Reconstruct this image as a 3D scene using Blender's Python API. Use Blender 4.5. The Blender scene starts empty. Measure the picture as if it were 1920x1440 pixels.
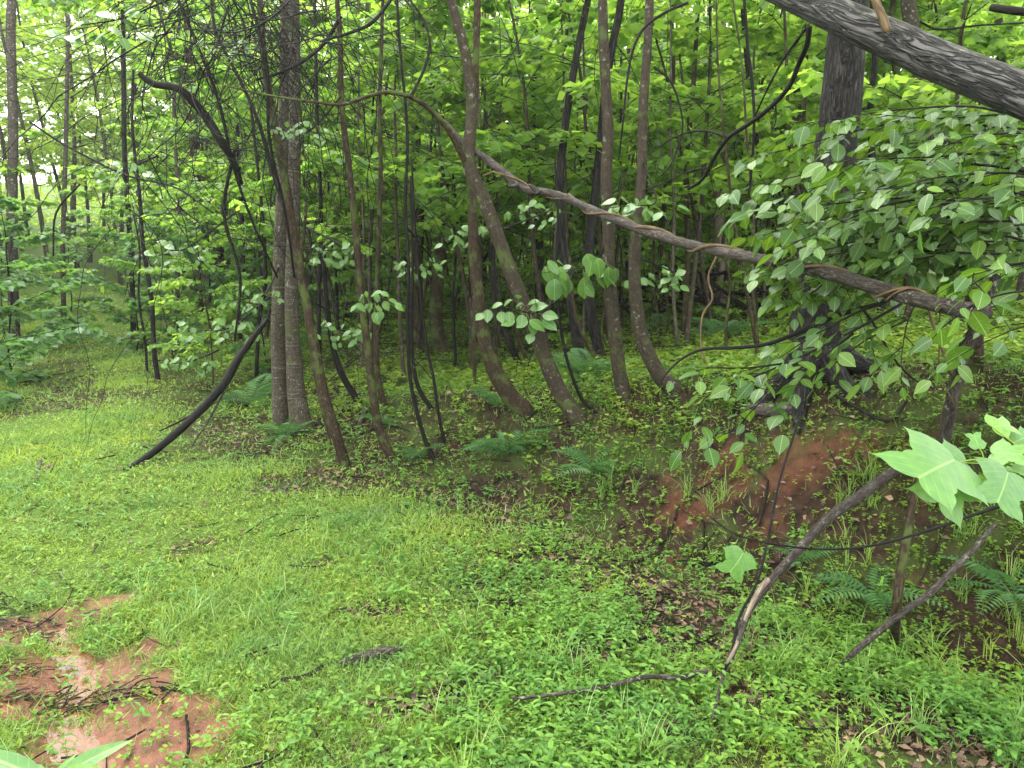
import bpy, math, random
import numpy as np
from mathutils import Vector, Matrix

# ------------------------------------------------------------------ camera, world, sun, exposure
SC = bpy.context.scene
COL = SC.collection
F_PX, CX, CY = 1450.0, 960.0, 720.0
PITCH = math.radians(9.5)
CAM_Z = 1.6
cam_d = bpy.data.cameras.new('camera')
cam_d.sensor_width = 36.0
cam_d.lens = 36.0 * F_PX / 1920.0
cam_d.clip_end = 1000
cam_d.clip_start = 0.05
cam = bpy.data.objects.new('camera', cam_d)
COL.objects.link(cam)
cam.location = (0, 0, CAM_Z)
cam.rotation_euler = (math.radians(90) - PITCH, 0, 0)
SC.camera = cam

SUN_EL, SUN_AZ = 62.0, -35.0      # high soft sun behind the clouds, front left
wd = bpy.data.worlds.new('World')
SC.world = wd
wd.use_nodes = True
nt = wd.node_tree
nt.nodes.clear()
sky = nt.nodes.new('ShaderNodeTexSky')
sky.sky_type = 'NISHITA'
sky.sun_disc = False
sky.sun_elevation = math.radians(SUN_EL)
sky.sun_rotation = math.radians(SUN_AZ)
hs = nt.nodes.new('ShaderNodeMix'); hs.data_type = 'RGBA'      # overcast: the cloud sheet whitens the sky
hs.inputs['Factor'].default_value = 0.86
hs.inputs['B'].default_value = (10.0, 10.0, 9.7, 1)
bg = nt.nodes.new('ShaderNodeBackground'); bg.inputs['Strength'].default_value = 0.15
wo = nt.nodes.new('ShaderNodeOutputWorld')
nt.links.new(sky.outputs[0], hs.inputs['A'])
nt.links.new(hs.outputs['Result'], bg.inputs[0])
nt.links.new(bg.outputs[0], wo.inputs[0])
sun_d = bpy.data.lights.new('sun', 'SUN')
sun_d.energy = 1.5
sun_d.angle = math.radians(40)
sun_d.color = (1.0, 0.97, 0.9)
sun = bpy.data.objects.new('sun', sun_d)
COL.objects.link(sun)
_e, _a = math.radians(SUN_EL), math.radians(SUN_AZ)
sdir = Vector((math.sin(_a) * math.cos(_e), math.cos(_a) * math.cos(_e), math.sin(_e)))
sun.rotation_euler = sdir.to_track_quat('Z', 'Y').to_euler()

SC.view_settings.view_transform = 'Standard'
SC.view_settings.look = 'None'
SC.view_settings.gamma = 1
SC.view_settings.use_curve_mapping = False
SC.view_settings.exposure = 2.2
SC.cycles.max_bounces = 8
SC.cycles.diffuse_bounces = 4
SC.cycles.glossy_bounces = 2
SC.cycles.transmission_bounces = 6
SC.cycles.sample_clamp_indirect = 6
SC.cycles.use_denoising = True

rs = np.random.RandomState(7)
random.seed(7)

# ------------------------------------------------------------------ pixel <-> place
ST, CT = math.sin(PITCH), math.cos(PITCH)
CAMP = np.array([0, 0, CAM_Z])
FWD = np.array([0, CT, -ST])

def ray(px, py):
    X = (px - CX) / F_PX
    Y = (CY - py) / F_PX
    return np.array([X, CT + Y * ST, -ST + Y * CT])

def P(px, py, y):
    """the point in the place that shows at a pixel, y metres ahead"""
    d = ray(px, py)
    return CAMP + d * (y / d[1])

def pxr(w, p):
    """radius in metres of something w pixels wide at p"""
    return 0.5 * w * float(np.dot(np.asarray(p) - CAMP, FWD)) / F_PX

# ------------------------------------------------------------------ noise
_perm = np.random.RandomState(3).rand(256, 256)
def vnoise(x, y):
    x = np.asarray(x, float); y = np.asarray(y, float)
    xi = np.floor(x).astype(int); yi = np.floor(y).astype(int)
    fx = x - xi; fy = y - yi
    fx = fx * fx * (3 - 2 * fx); fy = fy * fy * (3 - 2 * fy)
    a = _perm[xi & 255, yi & 255]; b = _perm[(xi + 1) & 255, yi & 255]
    c = _perm[xi & 255, (yi + 1) & 255]; d = _perm[(xi + 1) & 255, (yi + 1) & 255]
    return (a * (1 - fx) + b * fx) * (1 - fy) + (c * (1 - fx) + d * fx) * fy
def fbm(x, y, o=4):
    s = 0; a = 0.5; t = 0
    for i in range(o):
        s = s + a * vnoise(x * 2 ** i + 17.3 * i, y * 2 ** i + 5.1 * i); t += a; a *= .5
    return s / t
def sstep(x, a, b):
    t = np.clip((x - a) / (b - a), 0, 1)
    return t * t * (3 - 2 * t)

# ------------------------------------------------------------------ terrain
FOOT = np.array([(6.0, -3.0), (3.4, 1.2), (2.0, 2.9), (1.5, 3.35), (1.0, 4.1), (.14, 4.95), (-.6, 5.6), (-2.2, 6.7),
                 (-3.8, 9.6), (-9.3, 19.2), (-17.5, 34), (-38, 70)])
FH = np.array([1.0, 1.0, 1.0, .98, .88, .64, .48, .2, .26, .34, .4, .4])       # height of the bank along the foot
FW = np.array([1.35, 1.35, 1.35, 1.35, 1.25, 1.05, .95, 1.1, 1.6, 2.5, 3, 3])

def foot(x, y):
    x = np.asarray(x, float); y = np.asarray(y, float)
    best = np.full(x.shape, 1e9); sg = np.ones(x.shape); h = np.zeros(x.shape); w = np.ones(x.shape)
    for i in range(len(FOOT) - 1):
        a, b = FOOT[i], FOOT[i + 1]
        d = b - a; L2 = (d ** 2).sum()
        t = np.clip(((x - a[0]) * d[0] + (y - a[1]) * d[1]) / L2, 0, 1)
        qx = a[0] + t * d[0] - x; qy = a[1] + t * d[1] - y
        D = np.hypot(qx, qy)
        cr = d[0] * (y - a[1]) - d[1] * (x - a[0])     # right of the travel direction is the bank
        m = D < best
        best = np.where(m, D, best); sg = np.where(m, np.where(cr < 0, 1, -1), sg)
        h = np.where(m, FH[i] + (FH[i + 1] - FH[i]) * t, h); w = np.where(m, FW[i] + (FW[i + 1] - FW[i]) * t, w)
    return best * sg, h, w

CH = [(-2.05, 3.25), (-1.75, 2.9), (-1.62, 2.62), (-1.5, 2.4), (-1.3, 2.2), (-1.15, 2.0), (-1.0, 1.7)]   # rivulet
def chan(x, y):
    D = np.full(np.shape(x), 1e9)
    for a, b in zip(CH[:-1], CH[1:]):
        a = np.array(a); b = np.array(b); d = b - a
        t = np.clip(((x - a[0]) * d[0] + (y - a[1]) * d[1]) / (d ** 2).sum(), 0, 1)
        D = np.minimum(D, np.hypot(a[0] + t * d[0] - x, a[1] + t * d[1] - y))
    return D

def height(x, y, detail=True):
    x = np.asarray(x, float); y = np.asarray(y, float)
    s, h, w = foot(x, y)
    # bank on the right of the foot line: not a ramp from minus infinity
    z = h * sstep(s, -0.15, w)
    z = z + .03 * np.clip(s - w, 0, None) + .055 * np.clip(s - w - 1.5, 0, None) + .1 * np.clip(s - 17, 0, None) - .09 * np.exp(-((s + .05) / .4) ** 2) * sstep(h, .3, .6)
    z = z + .10 * np.clip(-s - 8, 0, 30) + .012 * np.clip(y - 4, 0, 15) * (s < 0) 
    r = np.hypot(x, y)
    z = z + .12 * np.clip(r - 34, 0, 60)
    z = z + .25 * (fbm(x * .16 + 9, y * .16 + 4, 3) - .5) * sstep(r, 6, 14)
    if detail:
        z = z + .05 * (fbm(x * 1.3, y * 1.3, 3) - .5) + (.02 + .09 * sstep(s, .1, .7) * sstep(-s, -2.4, -1.2)) * (fbm(x * 5 + 3, y * 5, 3) - .5)
        cd = chan(x, y)
        z = z - .055 * np.exp(-(cd / .12) ** 2) - .03 * np.exp(-(cd / .4) ** 2)
    return z

def hz(x, y):
    return float(height(np.array([x]), np.array([y]))[0])

def hit(px, py):
    d = ray(px, py)
    t = np.linspace(1.2, 60, 6000)
    pts = CAMP[None] + d[None] * t[:, None]
    below = pts[:, 2] < height(pts[:, 0], pts[:, 1])
    k = int(np.argmax(below)) if below.any() else 5999
    p = pts[k]
    return np.array([p[0], p[1], hz(p[0], p[1])])

# ------------------------------------------------------------------ mesh helpers
def mk(name, V, F, mat, parent=None, smooth=True, uv=None, vec=None, fl=None, kind=None, label=None, cat=None, group=None, link=True):
    V = np.asarray(V, np.float32)
    if not isinstance(F, (list, tuple)):
        F = [F]
    F = [np.asarray(f, np.int32) for f in F if len(f)]
    me = bpy.data.meshes.new(name)
    me.vertices.add(len(V)); me.vertices.foreach_set('co', V.ravel())
    nl = sum(f.size for f in F); npo = sum(len(f) for f in F)
    me.loops.add(nl); me.polygons.add(npo)
    lv = np.concatenate([f.ravel() for f in F])
    tot = np.concatenate([np.full(len(f), f.shape[1], np.int32) for f in F])
    st = np.concatenate([[0], np.cumsum(tot)[:-1]]).astype(np.int32)
    me.loops.foreach_set('vertex_index', lv)
    me.polygons.foreach_set('loop_start', st)
    try:
        me.polygons.foreach_set('loop_total', tot)
    except Exception:
        pass
    me.polygons.foreach_set('use_smooth', np.full(npo, smooth, bool))
    if uv is not None:
        u = me.uv_layers.new(name='UVMap')
        u.data.foreach_set('uv', np.asarray(uv, np.float32)[lv].ravel())
    if vec is not None:
        a = me.attributes.new('along', 'FLOAT_VECTOR', 'POINT'); a.data.foreach_set('vector', np.asarray(vec, np.float32).ravel())
    for k, v in (fl or {}).items():
        a = me.attributes.new(k, 'FLOAT', 'POINT'); a.data.foreach_set('value', np.asarray(v, np.float32))
    if mat is not None:
        me.materials.append(mat)
    me.update()
    if not link:
        return me
    return ob(name, me, parent, kind, label, cat, group)

def ob(name, me, parent=None, kind=None, label=None, cat=None, group=None):
    o = bpy.data.objects.new(name, me)
    COL.objects.link(o)
    if parent is not None:
        o.parent = parent
    tag(o, label, cat, group, kind)
    return o

def tag(o, label=None, cat=None, group=None, kind=None):
    if label: o['label'] = label
    if cat: o['category'] = cat
    if group: o['group'] = group
    if kind: o['kind'] = kind
    return o

def empty(name, loc, label, cat, group=None):
    o = bpy.data.objects.new(name, None)
    COL.objects.link(o)
    o.location = [float(c) for c in loc]
    o.empty_display_size = .1
    return tag(o, label, cat, group)

def copy_tree(o, parent=None):
    c = o.copy(); COL.objects.link(c)
    if parent is not None:
        c.parent = parent
    for ch in list(o.children):
        copy_tree(ch, c)
    return c

class Geo:
    """collects tubes and leaves of one mesh"""
    def __init__(s):
        s.V = []; s.Q = []; s.T = []; s.UV = []; s.A = []; s.n = 0
    def add(s, V, Q=None, T=None, uv=None, al=None):
        V = np.asarray(V, float)
        s.V.append(V)
        if Q is not None and len(Q): s.Q.append(np.asarray(Q) + s.n)
        if T is not None and len(T): s.T.append(np.asarray(T) + s.n)
        s.UV.append(np.zeros((len(V), 2)) if uv is None else uv)
        s.A.append(np.zeros((len(V), 3)) if al is None else al)
        s.n += len(V)
    def mesh(s, name, mat, smooth=True, off=(0, 0, 0)):
        if not s.V:
            return None
        F = []
        if s.Q: F.append(np.concatenate(s.Q))
        if s.T: F.append(np.concatenate(s.T))
        return mk(name, np.concatenate(s.V) - np.asarray(off)[None], F, mat, uv=np.concatenate(s.UV), vec=np.concatenate(s.A), smooth=smooth, link=False)
    def obj(s, name, mat, parent=None, smooth=True, off=(0, 0, 0), **k):
        me = s.mesh(name, mat, smooth, off)
        return ob(name, me, parent, **k) if me else None

def spline(pts, sub=5):
    P_ = np.asarray(pts, float)
    if len(P_) < 3:
        return np.array([P_[0] + (P_[-1] - P_[0]) * t for t in np.linspace(0, 1, sub + 1)])
    Q = np.vstack([2 * P_[0] - P_[1], P_, 2 * P_[-1] - P_[-2]])
    out = []
    for i in range(1, len(Q) - 2):
        p0, p1, p2, p3 = Q[i - 1], Q[i], Q[i + 1], Q[i + 2]
        for t in np.linspace(0, 1, sub, endpoint=False):
            out.append(.5 * ((2 * p1) + (-p0 + p2) * t + (2 * p0 - 5 * p1 + 4 * p2 - p3) * t * t + (-p0 + 3 * p1 - 3 * p2 + p3) * t ** 3))
    out.append(Q[-2])
    return np.array(out)

def tube(g, pts, rad, sides=8, rough=0.0, seed=0, cap=True, knots=None):
    pts = np.asarray(pts, float); n = len(pts)
    rad = np.broadcast_to(np.asarray(rad, float), (n,)).copy()
    tan = np.gradient(pts, axis=0)
    tan /= np.linalg.norm(tan, axis=1)[:, None] + 1e-9
    up = np.array([0.3, -1, 0.2]) if abs(tan[0][2]) > .7 else np.array([0, .2, 1.])
    nrm = []
    u = up - tan[0] * np.dot(up, tan[0]); u /= np.linalg.norm(u)
    for i in range(n):
        u = u - tan[i] * np.dot(u, tan[i]); u /= np.linalg.norm(u) + 1e-9
        nrm.append(u)
    nrm = np.array(nrm); bi = np.cross(tan, nrm)
    a = np.linspace(0, 2 * math.pi, sides, endpoint=False)
    ca, sa = np.cos(a), np.sin(a)
    L = np.concatenate([[0], np.cumsum(np.linalg.norm(np.diff(pts, axis=0), axis=1))])
    R = rad[:, None] * np.ones(sides)[None]
    if rough:
        sx = seed * 7.7
        R = R * (1 + rough * 2 * (fbm(sx + ca[None] * 1.7 + L[:, None] * 1.2 / (np.mean(rad) * 6 + .05) , sx + sa[None] * 1.7 + L[:, None] * .5 / (np.mean(rad) * 6 + .05), 3) - .5))
    V = pts[:, None] + nrm[:, None] * (R * ca[None])[..., None] + bi[:, None] * (R * sa[None])[..., None]
    A = np.stack([rad[:, None] * ca[None] + seed, rad[:, None] * sa[None] + seed * .37, np.broadcast_to(L[:, None], R.shape)], -1)
    i = np.arange(n - 1)[:, None] * sides; j = np.arange(sides)[None]; j2 = (j + 1) % sides
    Q = np.stack([i + j, i + j2, i + sides + j2, i + sides + j], -1).reshape(-1, 4)
    V = V.reshape(-1, 3); A = A.reshape(-1, 3)
    T = None
    if cap:
        V = np.vstack([V, pts[0], pts[-1]]); A = np.vstack([A, [seed, seed * .37, 0], [seed, seed * .37, L[-1]]])
        b = n * sides
        T = np.vstack([np.stack([np.full(sides, b), (np.arange(sides) + 1) % sides, np.arange(sides)], -1),
                       np.stack([np.full(sides, b + 1), (n - 1) * sides + np.arange(sides), (n - 1) * sides + (np.arange(sides) + 1) % sides], -1)])
    g.add(V, Q, T, None, A)

# leaf templates: (verts Nx3 [across, along, up]), quads, tris, uv
def tpl_strip(half, spine, droop=.12, fold=.12, wave=0):
    """half outline points (x,y), spine y per point; gives left/right strips with a middle column"""
    half = np.array(half, float); n = len(half)
    V = []; UV = []
    for k in range(n):
        hx, hy = half[k]; sy = spine[k]
        for f in (-1, -.5, 0, .5, 1):
            x = hx * f; y = sy + (hy - sy) * abs(f)
            z = -droop * (y ** 2) + fold * abs(x) - wave * math.sin(k * 2.2 + f) * abs(f) * .1 - .25 * abs(x) ** 2
            V.append((x, y, z)); UV.append((.5 + x, y))
    Q = []
    for k in range(n - 1):
        for j in range(4):
            Q.append((k * 5 + j, k * 5 + j + 1, k * 5 + 5 + j + 1, k * 5 + 5 + j))
    return np.array(V), np.array(Q), None, np.array(UV)

T_S = (np.array([(0, 0, 0), (.32, .42, .06), (0, 1, -.1), (-.32, .42, .06)]), None, np.array([(0, 1, 2), (0, 2, 3)]),
       np.array([(.5, 0), (.8, .42), (.5, 1), (.2, .42)]))
T_M = (np.array([(0, 0, 0), (.25, .25, .05), (.27, .6, .02), (0, 1, -.18), (-.27, .6, .02), (-.25, .25, .05), (0, .45, -.02)]), None,
       np.array([(0, 1, 6), (1, 2, 6), (2, 3, 6), (3, 4, 6), (4, 5, 6), (5, 0, 6)]),
       np.array([(.5, 0), (.75, .25), (.77, .6), (.5, 1), (.23, .6), (.25, .25), (.5, .45)]))
T_B = (np.array([(-.5, 0, 0), (.5, 0, 0), (.42, .5, .0), (-.42, .5, .0), (0, 1, 0)]), np.array([(0, 1, 2, 3)]), np.array([(3, 2, 4)]),
       np.array([(0, 0), (1, 0), (1, .5), (0, .5), (.5, 1)]))
T_OVAL = tpl_strip([(0, 0), (.10, .05), (.21, .18), (.28, .38), (.265, .58), (.17, .78), (.06, .92), (0, 1)], [0, .05, .18, .38, .58, .78, .92, 1], .22, .16)
def _dense(pts, tips):
    out = []
    for a in range(len(pts) - 1):
        (x0, y0), (x1, y1) = pts[a], pts[a + 1]
        for t in (0, .34, .67):
            w = math.sin(math.pi * t) * .018
            dx, dy = x1 - x0, y1 - y0; L = math.hypot(dx, dy) + 1e-6
            sg = -1 if (a in tips or a + 1 in tips) else 1
            out.append((x0 + dx * t + sg * w * dy / L, y0 + dy * t - sg * w * dx / L))
    return out + [pts[-1]]
_th = [(0, 0), (.16, -.07), (.31, -.04), (.46, .10), (.58, .20), (.42, .32), (.28, .45), (.32, .58), (.42, .72), (.50, .86), (.32, .83), (.15, .83), (0, .72)]
_dh = _dense(_th, (4, 9))
T_TULIP = tpl_strip(_dh, list(np.interp(np.linspace(0, 1, len(_dh)), [0, .25, .5, .8, 1], [0, .12, .32, .60, .72])), .22, .1, 0)
T_LANCE = tpl_strip([(.02, 0), (.07, .12), (.12, .3), (.13, .5), (.1, .7), (.05, .88), (0, 1)], [0, .12, .3, .5, .7, .88, 1], .35, .25)
T_MAPLE = (np.array([(0, 0, 0), (.42, .05, -.02), (.28, .3, .03), (.52, .52, -.05), (.22, .58, .02), (0, 1, -.15), (-.22, .58, .02), (-.52, .52, -.05), (-.28, .3, .03), (-.42, .05, -.02), (0, .35, 0)]), None,
           np.array([(0, 1, 10), (1, 2, 10), (2, 3, 10), (3, 4, 10), (4, 5, 10), (5, 6, 10), (6, 7, 10), (7, 8, 10), (8, 9, 10), (9, 0, 10)]),
           np.array([(.5, 0), (.9, .05), (.78, .3), (1, .52), (.72, .58), (.5, 1), (.28, .58), (0, .52), (.22, .3), (.1, .05), (.5, .35)]))

def norm(v):
    return v / (np.linalg.norm(v, axis=-1, keepdims=True) + 1e-9)

def leaves(g, tpl, pos, d, n, ln, wd=None):
    """pos,d,n: (N,3); ln,wd: (N,)"""
    pos = np.atleast_2d(pos); N = len(pos)
    if N == 0: return
    d = norm(np.atleast_2d(d)); n = np.atleast_2d(n)
    n = norm(n - d * (n * d).sum(1, keepdims=True)); sd = np.cross(d, n)
    ln = np.broadcast_to(ln, (N,)); wd = ln if wd is None else np.broadcast_to(wd, (N,))
    TV, Q, T, UV = tpl
    V = pos[:, None] + (TV[None, :, 0:1] * wd[:, None, None]) * sd[:, None] + (TV[None, :, 1:2] * ln[:, None, None]) * d[:, None] + (TV[None, :, 2:3] * ln[:, None, None]) * n[:, None]
    m = len(TV); off = (np.arange(N) * m)[:, None, None]
    g.add(V.reshape(-1, 3), None if Q is None else (Q[None] + off).reshape(-1, 4), None if T is None else (T[None] + off).reshape(-1, 3), np.tile(UV, (N, 1)))

# ------------------------------------------------------------------ materials
def newmat(name):
    m = bpy.data.materials.new(name); m.use_nodes = True
    m.node_tree.nodes.clear()
    return m, m.node_tree.nodes, m.node_tree.links

def mixc(N, Lk, a, b, f, mode='MIX'):
    x = N.new('ShaderNodeMix'); x.data_type = 'RGBA'; x.blend_type = mode
    for k, v in (('A', a), ('B', b), ('Factor', f)):
        if hasattr(v, 'is_linked') or hasattr(v, 'links'): Lk.new(v, x.inputs[k])
        elif k == 'Factor': x.inputs[k].default_value = v
        else: x.inputs[k].default_value = (*v, 1)
    return x.outputs['Result']

def noise(N, Lk, vec, scale, detail=4, rough=.55, dist=0):
    t = N.new('ShaderNodeTexNoise'); t.inputs['Scale'].default_value = scale
    t.inputs['Detail'].default_value = detail; t.inputs['Roughness'].default_value = rough
    t.inputs['Distortion'].default_value = dist
    if vec is not None: Lk.new(vec, t.inputs['Vector'])
    return t.outputs['Fac']

def mapr(N, Lk, v, a, b, c=0, d=1):
    m = N.new('ShaderNodeMapRange'); m.inputs[1].default_value = a; m.inputs[2].default_value = b
    m.inputs[3].default_value = c; m.inputs[4].default_value = d
    Lk.new(v, m.inputs[0]); return m.outputs[0]

def bump(N, Lk, h, strength, dist, bsdf):
    b = N.new('ShaderNodeBump'); b.inputs['Strength'].default_value = strength; b.inputs['Distance'].default_value = dist
    Lk.new(h, b.inputs['Height']); Lk.new(b.outputs[0], bsdf.inputs['Normal']); return b

def leafmat(name, cols, trans=.45, rough=.42, spec=.5, veins=False, drops=False, objrand=False, tcol=(1.25, 1.15, .45), patchy=False):
    m, N, Lk = newmat(name)
    gi = N.new('ShaderNodeNewGeometry')
    src = gi.outputs['Random Per Island']
    if objrand:
        oi = N.new('ShaderNodeObjectInfo')
        if objrand == 'only':
            src = oi.outputs['Random']
        else:
            a = N.new('ShaderNodeMath'); a.operation = 'MULTIPLY_ADD'; a.inputs[1].default_value = .45
            Lk.new(oi.outputs['Random'], a.inputs[0])
            b = N.new('ShaderNodeMath'); b.operation = 'MULTIPLY'; b.inputs[1].default_value = .55
            Lk.new(src, b.inputs[0]); Lk.new(b.outputs[0], a.inputs[2]); src = a.outputs[0]
    cr = N.new('ShaderNodeValToRGB'); el = cr.color_ramp.elements
    k = len(cols)
    for i, c in enumerate(cols):
        e = el[i] if i < 2 else el.new(1)
        e.position = i / (k - 1); e.color = (*c, 1)
    el[1].position = 1 / (k - 1)
    Lk.new(src, cr.inputs[0]); col = cr.outputs[0]
    if veins:       # uneven ageing of the blade
        bn = noise(N, Lk, N.new('ShaderNodeTexCoord').outputs['Object'], 5 if not drops else 14, 4, .65)
        col = mixc(N, Lk, col, mixc(N, Lk, (.72, .78, .8), (1.25, 1.12, .9), mapr(N, Lk, bn, .35, .65)), .8, 'MULTIPLY')
    if patchy:      # drifts of yellower and bluer plants
        pn = noise(N, Lk, gi.outputs['Position'], 1.6, 4, .6)
        col = mixc(N, Lk, col, mixc(N, Lk, (.72, .82, .95), (1.3, 1.1, .75), mapr(N, Lk, pn, .35, .65)), .75, 'MULTIPLY')
    p = N.new('ShaderNodeBsdfPrincipled')
    p.inputs['Roughness'].default_value = rough
    p.inputs['Specular IOR Level'].default_value = spec
    h = None
    if veins:
        uv = N.new('ShaderNodeUVMap'); sx = N.new('ShaderNodeSeparateXYZ'); Lk.new(uv.outputs[0], sx.inputs[0])
        ab = N.new('ShaderNodeMath'); ab.operation = 'SUBTRACT'; ab.inputs[1].default_value = .5; Lk.new(sx.outputs[0], ab.inputs[0])
        aa = N.new('ShaderNodeMath'); aa.operation = 'ABSOLUTE'; Lk.new(ab.outputs[0], aa.inputs[0])
        mid = mapr(N, Lk, aa.outputs[0], .006, .02, 1, 0)
        # side veins: y - |x|*0.9 repeated
        sv = N.new('ShaderNodeMath'); sv.operation = 'MULTIPLY_ADD'; sv.inputs[1].default_value = -.9; Lk.new(aa.outputs[0], sv.inputs[0]); Lk.new(sx.outputs[1], sv.inputs[2])
        fm = N.new('ShaderNodeMath'); fm.operation = 'PINGPONG'; fm.inputs[1].default_value = .065; Lk.new(sv.outputs[0], fm.inputs[0])
        si = mapr(N, Lk, fm.outputs[0], .0, .010, .38, 0)
        mx = N.new('ShaderNodeMath'); mx.operation = 'MAXIMUM'; Lk.new(mid, mx.inputs[0]); Lk.new(si, mx.inputs[1])
        vn = mx.outputs[0]
        lf = N.new('ShaderNodeMath'); lf.operation = 'MULTIPLY'; lf.inputs[1].default_value = .5; Lk.new(vn, lf.inputs[0])
        col = mixc(N, Lk, col, (.28, .42, .14), lf.outputs[0])
        h = vn
    tx = N.new('ShaderNodeTexCoord')
    if drops:
        vo = N.new('ShaderNodeTexVoronoi'); vo.inputs['Scale'].default_value = 150; Lk.new(tx.outputs['Object'], vo.inputs['Vector'])
        dm = mapr(N, Lk, vo.outputs['Distance'], .16, .3, 1, 0)
        n2 = noise(N, Lk, tx.outputs['Object'], 60, 2)
        n3 = mapr(N, Lk, n2, .52, .6, 0, 1)
        dd = N.new('ShaderNodeMath'); dd.operation = 'MULTIPLY'; Lk.new(dm, dd.inputs[0]); Lk.new(n3, dd.inputs[1])
        dl = N.new('ShaderNodeMath'); dl.operation = 'MULTIPLY'; dl.inputs[1].default_value = .55; Lk.new(dd.outputs[0], dl.inputs[0])
        col = mixc(N, Lk, col, (.6, .68, .6), dl.outputs[0])
        bump(N, Lk, dd.outputs[0], .6, .002, p)
    Lk.new(col, p.inputs['Base Color'])
    if h is not None and not drops:
        bump(N, Lk, h, .35, -.002, p)
    tr = N.new('ShaderNodeBsdfTranslucent')
    Lk.new(mixc(N, Lk, col, tcol, 1.0, 'MULTIPLY'), tr.inputs['Color'])
    mx = N.new('ShaderNodeMixShader'); mx.inputs[0].default_value = trans
    Lk.new(p.outputs[0], mx.inputs[1]); Lk.new(tr.outputs[0], mx.inputs[2])
    out = N.new('ShaderNodeOutputMaterial'); Lk.new(mx.outputs[0], out.inputs[0])
    return m

def barkmat(name, dark, mid, light, scale=1.0, ridge=.6, lichen=0.0, lcol=(.42, .45, .38), moss=0.0, band=0.0, rough=.75, bstr=.8, stretch=.16, drk_base=False):
    m, N, Lk = newmat(name)
    at = N.new('ShaderNodeAttribute'); at.attribute_name = 'along'
    mp = N.new('ShaderNodeMapping'); mp.inputs['Scale'].default_value = (1, 1, stretch); Lk.new(at.outputs['Vector'], mp.inputs[0])
    v = mp.outputs[0]
    n1 = noise(N, Lk, v, 40 * scale, 5, .65, .6)
    vo = N.new('ShaderNodeTexVoronoi'); vo.feature = 'DISTANCE_TO_EDGE'; vo.inputs['Scale'].default_value = 45 * scale
    # distorted voronoi for fissures
    wv = N.new('ShaderNodeVectorMath'); wv.operation = 'ADD'
    nz = N.new('ShaderNodeTexNoise'); nz.inputs['Scale'].default_value = 30 * scale; Lk.new(v, nz.inputs['Vector'])
    sc_ = N.new('ShaderNodeVectorMath'); sc_.operation = 'SCALE'; sc_.inputs['Scale'].default_value = .035 / scale; Lk.new(nz.outputs['Color'], sc_.inputs[0])
    Lk.new(v, wv.inputs[0]); Lk.new(sc_.outputs[0], wv.inputs[1]); Lk.new(wv.outputs[0], vo.inputs['Vector'])
    fis = mapr(N, Lk, vo.outputs['Distance'], 0, .28, 0, 1)
    if ridge > .45:      # meandering furrows between flat ridges
        n4 = noise(N, Lk, v, 34 * scale, 3, .55, 1.5)
        sb = N.new('ShaderNodeMath'); sb.operation = 'SUBTRACT'; sb.inputs[1].default_value = .5; Lk.new(n4, sb.inputs[0])
        ab_ = N.new('ShaderNodeMath'); ab_.operation = 'ABSOLUTE'; Lk.new(sb.outputs[0], ab_.inputs[0])
        fis = mixc(N, Lk, mapr(N, Lk, ab_.outputs[0], .0, .085, 0, 1), fis, .3)
    hh = mixc(N, Lk, n1, fis, ridge)
    c1 = mixc(N, Lk, dark, mid, mapr(N, Lk, hh, .25, .6))
    c2 = mixc(N, Lk, c1, light, mapr(N, Lk, hh, .6, .95, 0, .9))
    big = noise(N, Lk, at.outputs['Vector'], 5, 4)
    c2 = mixc(N, Lk, c2, dark, mapr(N, Lk, big, .5, .75, 0, .6))
    if band:
        bp = N.new('ShaderNodeMapping'); bp.inputs['Scale'].default_value = (1.2, 1.2, 22); Lk.new(at.outputs['Vector'], bp.inputs[0])
        nb = noise(N, Lk, bp.outputs[0], 4, 3, .5, .4)
        c2 = mixc(N, Lk, c2, light, mapr(N, Lk, nb, .58, .66, 0, band))
    if lichen:
        nl = noise(N, Lk, at.outputs['Vector'], 26, 4, .7)
        c2 = mixc(N, Lk, c2, lcol, mapr(N, Lk, nl, .66 - lichen * .1, .70 - lichen * .08, 0, .85))
    if moss:
        nm = noise(N, Lk, at.outputs['Vector'], 7, 4, .7)
        c2 = mixc(N, Lk, c2, (.045, .065, .015), mapr(N, Lk, nm, .62 - moss * .2, .7 - moss * .2, 0, .8))
    p = N.new('ShaderNodeBsdfPrincipled'); p.inputs['Roughness'].default_value = rough
    p.inputs['Specular IOR Level'].default_value = .3 if rough < .7 else .14
    Lk.new(c2, p.inputs['Base Color'])
    bump(N, Lk, hh, bstr, .012 / scale, p)
    out = N.new('ShaderNodeOutputMaterial'); Lk.new(p.outputs[0], out.inputs[0])
    return m

M = {}
M['leaf_far'] = leafmat('far canopy leaves', [(.11, .21, .035), (.17, .30, .045), (.27, .38, .06), (.12, .24, .06)], .6, .5, .3, objrand=True, tcol=(1.9, 1.7, 1.0))
M['leaf_mid'] = leafmat('understory leaves', [(.08, .17, .04), (.13, .25, .045), (.21, .33, .055), (.09, .20, .06)], .6, .42, .4, objrand=True, tcol=(1.9, 1.75, 1.1))
M['leaf_low'] = leafmat('shrub leaves', [(.05, .13, .04), (.08, .18, .05), (.12, .24, .05)], .55, .4, .5, objrand=True, tcol=(1.7, 1.6, 1.0))
M['leaf_big'] = leafmat('wet broad leaves', [(.03, .085, .016), (.05, .12, .02), (.085, .17, .02), (.035, .10, .022)], .45, .34, .38, veins=True, drops=True, objrand='only', tcol=(1.6, 1.5, .5))
M['leaf_big_stuff'] = leafmat('wet broad leaves massed', [(.03, .085, .016), (.05, .12, .02), (.085, .17, .02), (.035, .10, .022)], .38, .36, .5, veins=True)
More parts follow.
